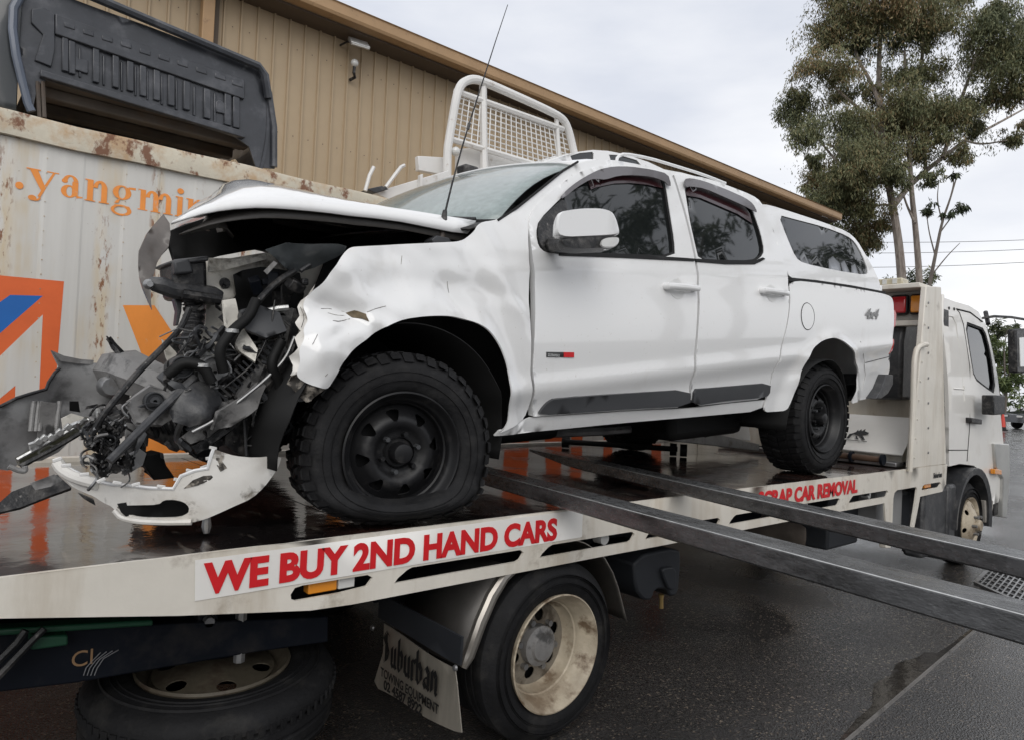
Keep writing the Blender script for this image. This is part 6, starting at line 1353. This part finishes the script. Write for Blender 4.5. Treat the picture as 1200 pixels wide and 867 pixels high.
eg = [(67, 540), (76, 546), (96, 556), (114, 563.5), (132, 567), (148, 567.7), (175, 571), (203, 572), (212, 557), (228, 551), (243, 548), (246, 536), (250, 525.4)]
q = trace(eg, bY); MB().tube([(u, bY(u, v)-.002+.004*noise.noise((u*50, 0, 0)), v) for u, v in q], .006, 6).build('bumper_edge', m_white, bmp)
for k in range(12):
    t = k/11*11.9; i = int(t); a_, b_ = eg[i], eg[min(12, i+1)]; x_, y_ = a_[0]+(b_[0]-a_[0])*(t-i), a_[1]+(b_[1]-a_[1])*(t-i)
    MB().box(atY(x_, y_-2, 2.36), (.024, .008, .010), (0, rng.uniform(-.5, .3), 0)).build('clip_tab', m_whitemetal, bmp, bevel=.002)
q = trace([(67, 541), (72, 549), (84, 557), (98, 562), (114, 566)], bY); MB().tube(chaikin([(u, bY(u, v)-.008, v) for u, v in q], 1, False), .019, 10).build('bumper_lip', m_white_dirty, bmp)
q = trace([(134, 597), (142, 606), (161, 610), (192, 611.5), (224, 611)], bY); MB().tube(chaikin([(u, bY(u, v)-.004, v) for u, v in q], 1, False), .010, 8).build('bumper_lip', m_white_dirty, bmp)
for P in ([(252, 530), (262, 534), (260, 540), (266, 548), (258, 552), (254, 545)], [(226, 562), (238, 557), (252, 556), (246, 562), (232, 568), (215, 572)]):
    q = trace(P, bY); sheet('scrape', q, lambda u, v: (u, bY(u, v)-.002+.004*noise.noise((u*120, v*120, 0)), v), m_scrape, bmp, step=.008, thick=.001)
crump('black_trim', [(-14, 592), (0, 588), (14, 576), (40, 566), (68, 556), (72, 560), (84, 571), (60, 580), (25, 594), (0, 600), (-14, 603)], 2.45, .0, .5, .01, 8, m_plastic, .03, .02)
crump('trim_panel', [(36, 566), (64, 555.5), (74, 562), (60, 570), (42, 574)], 2.41, .0, .2, .004, 8, m_grey, .03, .006)
crump('black_trim', [(92, 578), (110, 585), (112, 592), (98, 584)], 2.40, 0, 0, .004, 8, m_plastic, .02, .02)
MB().tube([atY(242, 606, 2.34), atY(242, 616, 2.34), atY(242, 624, 2.34)], [.012, .016, .010], 8).build('fog_lamp_screw', m_steel, pk)
BX('engine_block', [(262, 330), (350, 320), (360, 440), (300, 470), (262, 440)], 3.05, 3.6, m_seal, .03)
BX('cross_member', [(160, 452), (240, 452), (262, 474), (262, 486), (230, 480), (165, 466)], 2.95, 3.1, m_plastic, .01)
# antenna
an = [(517, 283, 2.33), (518, 272, 2.33), (520, 262, 2.33)]
MB().tube([atY(*q) for q in an], [.016, .013, .012], 8).build('antenna_base', mat('brown_bracket', (.10, .08, .065), .5, var=.4), pk)
MB().tube([atY(519, 272, 2.33), atY(520, 258, 2.33), atY(521.5, 247, 2.33)], [.015, .014, .009], 8).build('antenna_spring', m_plastic, pk)
ar = [atY(*q) for q in ((521.5, 250, 2.33), (530, 215, 2.33), (541, 175, 2.33), (549, 148, 2.33), (566, 95, 2.33), (581, 48, 2.33), (595, 6, 2.33))]
MB().tube(ar, [.0045, .004, .0035, .0035, .003, .0022, .0016], 5).build('antenna_rod', m_plastic, pk)
MB().tube([atY(548, 152, 2.33), atY(550, 145, 2.33)], .007, 6).build('antenna_joint', m_plastic, pk)
BX('antenna_bracket', [(506, 281), (512, 276), (526, 279), (530, 284), (508, 286)], 2.30, 2.36, m_clad, .004)

# ================================================================== FORK TINES across the deck
def tine(nm, label, P0, P1, z0, z1, wd, ht):
    t = thing(nm, label, 'fork tine', (0, 0, 0), 'fork tines lying across the deck')
    a_ = atZ(*P0, z0); b_ = atZ(*P1, z1); d_ = (b_-a_); d_ = d_.normalized(); n_ = Vector((-d_.y, d_.x, 0)).normalized()
    if n_.x > 0: n_ = -n_          # n_ points towards the truck tail: the near edge
    a_ = a_-d_*.55; b_ = b_+d_*1.2; t.location = a_
    rows = []
    N = 26
    for i in range(N+1):
        p_ = a_.lerp(b_, i/N); tw = min(1, .35+i/5)
        e_ = .0015*noise.noise((i*3.1, z0, 0)); w_ = wd; h_ = ht*tw; c_ = .006
        q = [p_+n_*(-0), p_+n_*(w_-c_)+Vector((0, 0, e_)), p_+n_*w_+Vector((0, 0, -c_)), p_+n_*w_+Vector((0, 0, -h_+c_)), p_+n_*(w_-c_)+Vector((0, 0, -h_)), p_+Vector((0, 0, -h_)), p_+n_*0+Vector((0, 0, -h_*.5))]
        rows.append(q)
    mb = MB().loft(rows, closed=True); n = 7; mb.f.append(tuple(range(n))); mb.f.append(tuple(len(mb.v)-n+k for k in range(n))[::-1])
    mb.build('blade', m_fork, t, ang=30)
    e1 = [r[1]*.5+r[2]*.5 for r in rows]; MB().tube(e1, .0022, 4).build('worn_edge', m_alu, t)
    return t
tine('fork_tine', 'long wet steel fork tine crossing the deck nearest the camera, under the front door', (583, 549), (1200, 703), 1.06, 1.06, .12, .066)
tine('fork_tine', 'long wet steel fork tine further along, passing just behind the SCRAP lettering', (690, 536), (1200, 645), 1.055, 1.055, .12, .06)
# tow dolly bar lying on the deck under the pickup
db = thing('dolly_bar', 'black roller bar lying on the wet deck under the pickup middle', 'bar', tuple(atZ(740, 522, DZ)))
MB().tube([atZ(662, 517, DZ+.06), atZ(794, 526, DZ+.06)], .022, 8).build('bar', m_seal, db)
for q in ((662, 517), (788, 526), (800, 527)): MB().tube([atZ(q[0]-3, q[1], DZ+.05), atZ(q[0]+5, q[1]+.5, DZ+.05)], .05, 14).build('roller', m_seal, db)

# ================================================================== TREES AND BACKGROUND
def leafcloud(mb, c, r, n, size, droop=1.0, seed=0, squash=.8):
    rg = random.Random(seed)
    sub = [(rg.gauss(0, .45), rg.gauss(0, .45), rg.gauss(0, .38), rg.uniform(.28, .5)) for _ in range(max(3, int(n/60)))]
    for i in range(n):
        s_ = sub[i % len(sub)]
        v = Vector((rg.gauss(0, 1), rg.gauss(0, 1), rg.gauss(0, 1))).normalized()*(rg.random()**.5)*s_[3]
        p = Vector(c)+Vector((s_[0]+v.x, s_[1]+v.y, (s_[2]+v.z)*squash))*r
        dn = Vector((rg.gauss(0, .55), rg.gauss(0, .55), -droop+rg.gauss(0, .45))).normalized()
        sd_ = dn.cross(Vector((rg.gauss(0, 1), rg.gauss(0, 1), rg.gauss(0, 1)))).normalized()
        L_ = size*rg.uniform(.7, 1.5); w_ = L_*.12
        mb.add([p, p+dn*L_*.45+sd_*w_, p+dn*L_, p+dn*L_*.45-sd_*w_], [(0, 1, 2, 3)])
def branch(mb, P, r0, r1, n=7):
    P = [Vector(p) for p in P]; Q = [tuple(p) for p in P]; Q = chaikin(Q, 2, False); m = len(Q)
    mb.tube(Q, [r0+(r1-r0)*i/(m-1) for i in range(m)], n)
TD = 26.0
gt = thing('gum_tree', 'tall gum tree with pale trunks and olive rusty foliage behind the truck cab', 'tree', tuple(atD(1058, 470, TD)))
def D(x_, y_, dd=0): return atD(x_, y_, TD+dd)
tm = MB(); base = D(1060, 480); base.z = 0
bL = [((1058, 480), (1057, 320), (1054, 290), (1046, 241), (1039, 200), (1032, 160), (1030, 120))]
branch(tm, [base, D(1060, 400), D(1057, 330), D(1053, 285), D(1046, 241), D(1039, 205), D(1036, 180)], .20, .10)
branch(tm, [D(1046, 243), D(1062, 222, 1), D(1085, 200, 1), D(1105, 185, 1), D(1130, 165, 2), D(1160, 150, 2), D(1200, 128, 3)], .13, .03)
branch(tm, [Vector((base.x+.6, base.y-.4, 0)), D(1080, 400), D(1077, 320), D(1073, 270), D(1068, 225), D(1066, 180), D(1062, 120), D(1060, 60)], .15, .04)
for P, a_, b_ in (([(1039, 205), (1020, 190), (995, 178), (970, 170)], .11, .03), ([(1040, 215), (1015, 212), (985, 195), (960, 165)], .09, .03), ([(1036, 180), (1030, 120), (1030, 60), (1035, 10)], .14, .05), ([(1034, 130), (1020, 95), (1005, 70), (998, 40)], .09, .03),
                  ([(1062, 120), (1080, 80), (1082, 40), (1085, -10)], .09, .04), ([(1105, 185), (1125, 120), (1140, 80), (1150, 40)], .09, .03), ([(1085, 200), (1080, 150), (1078, 110)], .08, .03), ([(1130, 165), (1150, 170), (1180, 165)], .05, .02),
                  ([(1066, 180), (1090, 150), (1100, 120)], .07, .03), ([(1030, 160), (1010, 130), (985, 110), (965, 90)], .08, .03), ([(1072, 262), (1060, 235), (1052, 200)], .06, .02), ([(1046, 241), (1030, 240), (1010, 250)], .06, .02)):
    branch(tm, [D(x_, y_, rng.uniform(-.6, .8)) for x_, y_ in P], a_, b_, 6)
tm.build('trunk', m_bark, gt)
CL = [(560, 60, 78), (700, 40, 85), (830, 50, 88), (900, 75, 50), (520, 130, 68), (470, 230, 58), (560, 250, 55), (620, 170, 50), (760, 110, 74), (860, 120, 55), (650, 90, 60), (400, 400, 66), (430, 470, 52), (395, 345, 42), (500, 620, 60), (600, 650, 75), (560, 720, 62), (640, 560, 75), (600, 430, 72), (700, 430, 92), (800, 440, 90), (880, 400, 70), (780, 350, 66), (770, 265, 52), (860, 262, 52), (930, 400, 72), (1000, 380, 58), (700, 530, 78), (600, 510, 62), (820, 530, 50), (970, 550, 40), (1060, 100, 76), (1130, 160, 82), (1060, 210, 58), (1150, 260, 72), (1100, 50, 52), (1180, 320, 50), (1150, 490, 36), (1020, 450, 38), (500, 800, 50), (620, 800, 60), (860, 620, 32), (700, -60, 90), (850, -70, 90), (560, -40, 70), (960, -10, 50), (460, 560, 34), (910, 480, 36), (1110, 340, 46), (745, 600, 44), (560, 330, 44), (660, 320, 42), (480, 700, 52), (545, 670, 55), (640, 730, 50), (590, 600, 60), (660, 840, 46), (700, 780, 36), (600, 850, 55), (520, 870, 40), (460, 640, 40), (760, 620, 40), (1230, 200, 70), (1240, 80, 60), (1240, 420, 40)]
fol = MB()
for i, (x_, y_, r_) in enumerate(CL):
    c_ = atD(800+x_/2.99, y_/2.99, TD+rng.uniform(-1.5, 1.8)); rr = r_/2.99/821*TD*1.22
    leafcloud(fol, c_, rr, int(4300*(rr/.9)**1.7), .125, 1.0, i, .85)
for i, (x_, y_, r_) in enumerate(((1000, 60, 62), (1060, 130, 70), (1010, 175, 50), (1150, 70, 55), (1075, 30, 60), (975, 235, 34), (950, 150, 30), (1130, 150, 30))):
    leafcloud(fol, D(x_, y_, rng.uniform(-1, 1.5)), r_/821*TD*1.25, 1100, .125, 1.0, 60+i, .9)
fol.build('foliage', m_gum, gt, smooth=False, fixn=False, kind='stuff')
# slim bare sapling to the right
sp_ = thing('bare_sapling', 'thin nearly bare sapling right of the big gum tree', 'sapling', tuple(atD(1085, 470, 24)))
sm_ = MB(); E_ = lambda x_, y_: atD(x_, y_, 24)
b0 = E_(1084, 470); b0.z = 0
branch(sm_, [b0, E_(1085, 400), E_(1086, 350), E_(1096, 300), (E_(1104, 260)), E_(1113, 235), E_(1122, 205)], .10, .015, 6)
for P in ([(1096, 300), (1088, 270), (1085, 240)], [(1100, 275), (1122, 245), (1130, 238)], [(1090, 325), (1110, 300), (1125, 285)], [(1104, 260), (1098, 235), (1100, 215)], [(1113, 235), (1118, 215), (1117, 200)]): branch(sm_, [E_(*q) for q in P], .03, .008, 5)
sm_.build('stem', m_bark2, sp_)
f2 = MB()
for i, (x_, y_, r_) in enumerate([(1122, 243, 9), (1130, 240, 6), (1092, 243, 7), (1085, 246, 6), (1105, 250, 6), (1118, 205, 4)]): leafcloud(f2, E_(x_, y_), r_/821*24*1.2, 70, .20, 1, 90+i)
f2.build('foliage', m_gumdk, sp_, smooth=False, fixn=False, kind='stuff')
def bush(name, label, cat, px_, ptop, pbase, dist, wpx, m_, n=900, group=None, trunk=True, sz=None):
    base = atD(px_, pbase, dist); top = atD(px_, ptop, dist); base.z = 0
    t = thing(name, label, cat, tuple(base), group or ('bushes beyond the yard' if cat == 'bush' else 'small trees beyond the yard')); f_ = MB(); rg = random.Random(int(px_)); W = wpx/821*dist; H = top.z
    for k in range(9): leafcloud(f_, (base.x+rg.uniform(-.5, .5)*W, base.y+rg.uniform(-.5, .5)*W, H*rg.uniform(.35, .86)), min(W, H)*.26, n//9, (sz or .012*dist*.5), .4, k+int(px_), 1)
    f_.build('foliage', m_, t, smooth=False, fixn=False, kind='stuff')
    tr_ = MB()
    for k in range(3): branch(tr_, [base, base+Vector((rg.uniform(-.1, .1)*W, 0, H*.4)), base+Vector((rg.uniform(-.4, .4)*W, rg.uniform(-.3, .3)*W, H*.8))], .03*H**.5+.03, .02, 6)
    tr_.build('trunk', m_bark2, t)
    return t
bush('bush', 'olive green bush behind the raised mirror of the tow truck', 'bush', 1178, 382, 468, 48, 50, m_bush, 4200)
bush('bush', 'dense green bush at the right edge beyond the truck mirror', 'bush', 1222, 384, 468, 50, 60, m_bush, 3000)
bush('small_tree', 'dark small tree just above the truck cab roof in the distance', 'tree', 1170, 360, 468, 62, 38, m_gumdk, 2400)
bush('small_tree', 'low dark tree top just beyond the far end of the warehouse roof', 'tree', 900, 212, 470, 60, 70, m_gumdk, 5200)
bush('small_tree', 'small round tree top peeping over the warehouse gutter above the canopy', 'tree', 858, 201, 470, 60, 30, m_gumdk, 2600)
bush('small_tree', 'dark leafy tree low behind the gum tree trunks', 'tree', 1030, 300, 470, 40, 62, m_gumdk, 6000)
bush('small_tree', 'pale leafy tree partly behind the light bar of the tow truck', 'tree', 1075, 296, 470, 42, 44, m_gum, 3000)
# distant hedge line so that the yard does not end at a bare horizon
hd = MB(); 
for k in range(60):
    a_ = -.35+k*.022; R0 = 95+8*noise.noise((k*.7, 0, 0)); leafcloud(hd, (R0*math.cos(a_), R0*math.sin(a_), 1.6+.8*noise.noise((k, 1, 0))), 2.6, 170, .7, .3, 300+k, 1)
props(hd.build('hedge', m_bush, None, smooth=False, fixn=False), 'long low green hedge across the far side of the yard', 'hedge')
# parked black car
cp = atZ(1212, 503, 0)
pc = thing('parked_car', 'black parked car seen at the right edge beyond the truck cab', 'car', tuple(cp))
m_cblack = mat('black_car_paint', (.012, .013, .016), .2, coat=.8)
dirx = Vector((-cR.x, -cR.y, 0)).normalized(); diry = Vector((-dirx.y, dirx.x, 0))
S = (cp-EYE).length/36
def cl(u, v, z_): return cp+dirx*(u-.9)+diry*v+Vector((0, 0, z_))
prof = [(-2.2, .35), (-2.25, .75), (-2.1, 1.0), (-1.6, 1.08), (-1.1, 1.55), (-.6, 1.68), (.6, 1.66), (1.1, 1.15), (2.0, 1.02), (2.22, .85), (2.25, .4)]
mb = MB(); rows = []
for vv, ins in ((-.92, .06), (-.9, 0), (0, 0), (.9, 0), (.92, .06)): rows.append([cl(u*(1-ins*.2), vv*(.82 if z_ > 1.2 else 1), z_-(ins*.5 if z_ > .5 else 0)) for u, z_ in prof])
mb.loft(rows); n = len(prof); mb.f += [tuple(range(n)), tuple(len(mb.v)-n+k for k in range(n))[::-1]]; mb.build('body', m_cblack, pc, ang=40)
for sgn in (-1, 1):
    P = [(-1.35, 1.13), (-1.0, 1.5), (-.6, 1.6), (.5, 1.58), (.95, 1.15)]; MB().add([cl(u, sgn*.80 if z_ > 1.2 else sgn*.935, z_) for u, z_ in P], [tuple(range(5))]).build('side_window', m_glass, pc)
    for xx in (-1.35, 1.35):
        c_ = cl(xx, sgn*.88, .33); MB().tube([c_-diry*.1, c_+diry*.1], .33, 22).build('wheel', m_rubber, pc)
MB().add([cl(.72, -.74, 1.58), cl(.72, .74, 1.58), cl(1.12, .82, 1.14), cl(1.12, -.82, 1.14)], [(0, 1, 2, 3)]).build('windscreen', m_lens, pc, thick=.01)
for vv in (-.75, .5): MB().box(cl(2.24, vv+.1, .78), (.3, .3, .12)).build('headlamp', m_lens, pc, bevel=.02)
MB().box(cl(1.0, -1.02, 1.2), (.15, .2, .14)).build('door_mirror', m_cblack, pc, bevel=.03)
# red marker cone near the car
cc_ = atD(1176, 466, 40); cc_.z = 0
co = thing('traffic_cone', 'small red cone standing beside the parked black car', 'cone', tuple(cc_))
MB().lathe([(.25, 0), (.25, .04), (.2, .05), (.16, .2)], cc_, 2, 16).build('base', m_seal, co)
MB().lathe([(.16, .05), (.12, .5), (.05, .95), (.0, .98)], cc_, 2, 16).build('body', mat('red_cone_plastic', (.6, .06, .04), .5), co)
# power lines
for k, (xa, ya, xb, yb_, lb) in enumerate(((1080, 276, 1260, 277, 'upper thin power line crossing the sky right of the gum tree'), (1080, 290, 1260, 287, 'middle thin power line crossing the sky right of the gum tree'), (1080, 308, 1260, 301, 'lowest power line crossing the sky above the truck cab'))):
    a_, b_ = atD(xa-200, ya+4, 60), atD(xb+60, yb_-2, 58); N = 12
    props(MB().tube([a_.lerp(b_, i/N)-Vector((0, 0, 1.2*(1-(2*i/N-1)**2)*.4)) for i in range(N+1)], .022, 5).build('power_line', m_plastic2, None), lb, 'power line', 'power lines across the sky')
# unseen steel fence added behind the camera to darken door reflections and horizon light
fb = thing('added_reflection_fence', 'unseen grey corrugated steel fence added to be mirrored low in the pickup doors', 'fence', (12, -9, 0)); m_fence = mat('grey_fence_steel', (.13, .14, .14), .5, var=.2)
ff = None
for k in range(52):
    if ff is None: ff = MB().loft([[(u, v, z_) for u, v in ((0, 0), (.06, .04), (.30, .04), (.36, 0), (.78, 0))] for z_ in (.05, 2.3)]).build('fence_sheet', m_fence, fb, smooth=False, fixn=False); ff.location = (-8, -9, 0)
    else: copy_part(ff, fb, (-8+.78*k, -9, 0))
for k in range(14): MB().bx(-8+3*k, -7.9+3*k, -9.15, -9.05, 0, 2.4).build('post', m_fence, fb, smooth=False)
# gum trees behind the camera, mirrored in the pickup's windows
for k, (x_, y_, h_, lb) in enumerate(((13, -5.5, 12.5, 'round leafy gum tree reflected in the front door glass'), (19, -7.5, 15, 'gum tree with a broad crown reflected in the rear door glass'), (24, -4.5, 13, 'tall gum tree reflected in the canopy side window'))):
    t = thing('gum_tree', lb, 'tree', (x_, y_, 0)); f_ = MB(); rg = random.Random(k+50)
    b_ = MB(); tops = []
    branch(b_, [(x_, y_, 0), (x_+.3, y_, h_*.3), (x_+.1, y_, h_*.5)], .28, .18)
    for j in range(9):
        q = (x_+rg.uniform(-3.4, 3.4), y_+rg.uniform(-2, 2), h_*rg.uniform(.6, 1)); tops.append(q); branch(b_, [(x_+.1, y_, h_*rg.uniform(.3, .5)), (x_+.5*(q[0]-x_), y_, h_*.6), q], .12, .03, 5)
    for j, q in enumerate(tops): leafcloud(f_, q, 1.5, 420, .32, 1, 700+j+20*k)
    b_.build('trunk', m_bark2, t); f_.build('foliage', m_gumdk, t, smooth=False, fixn=False, kind='stuff')
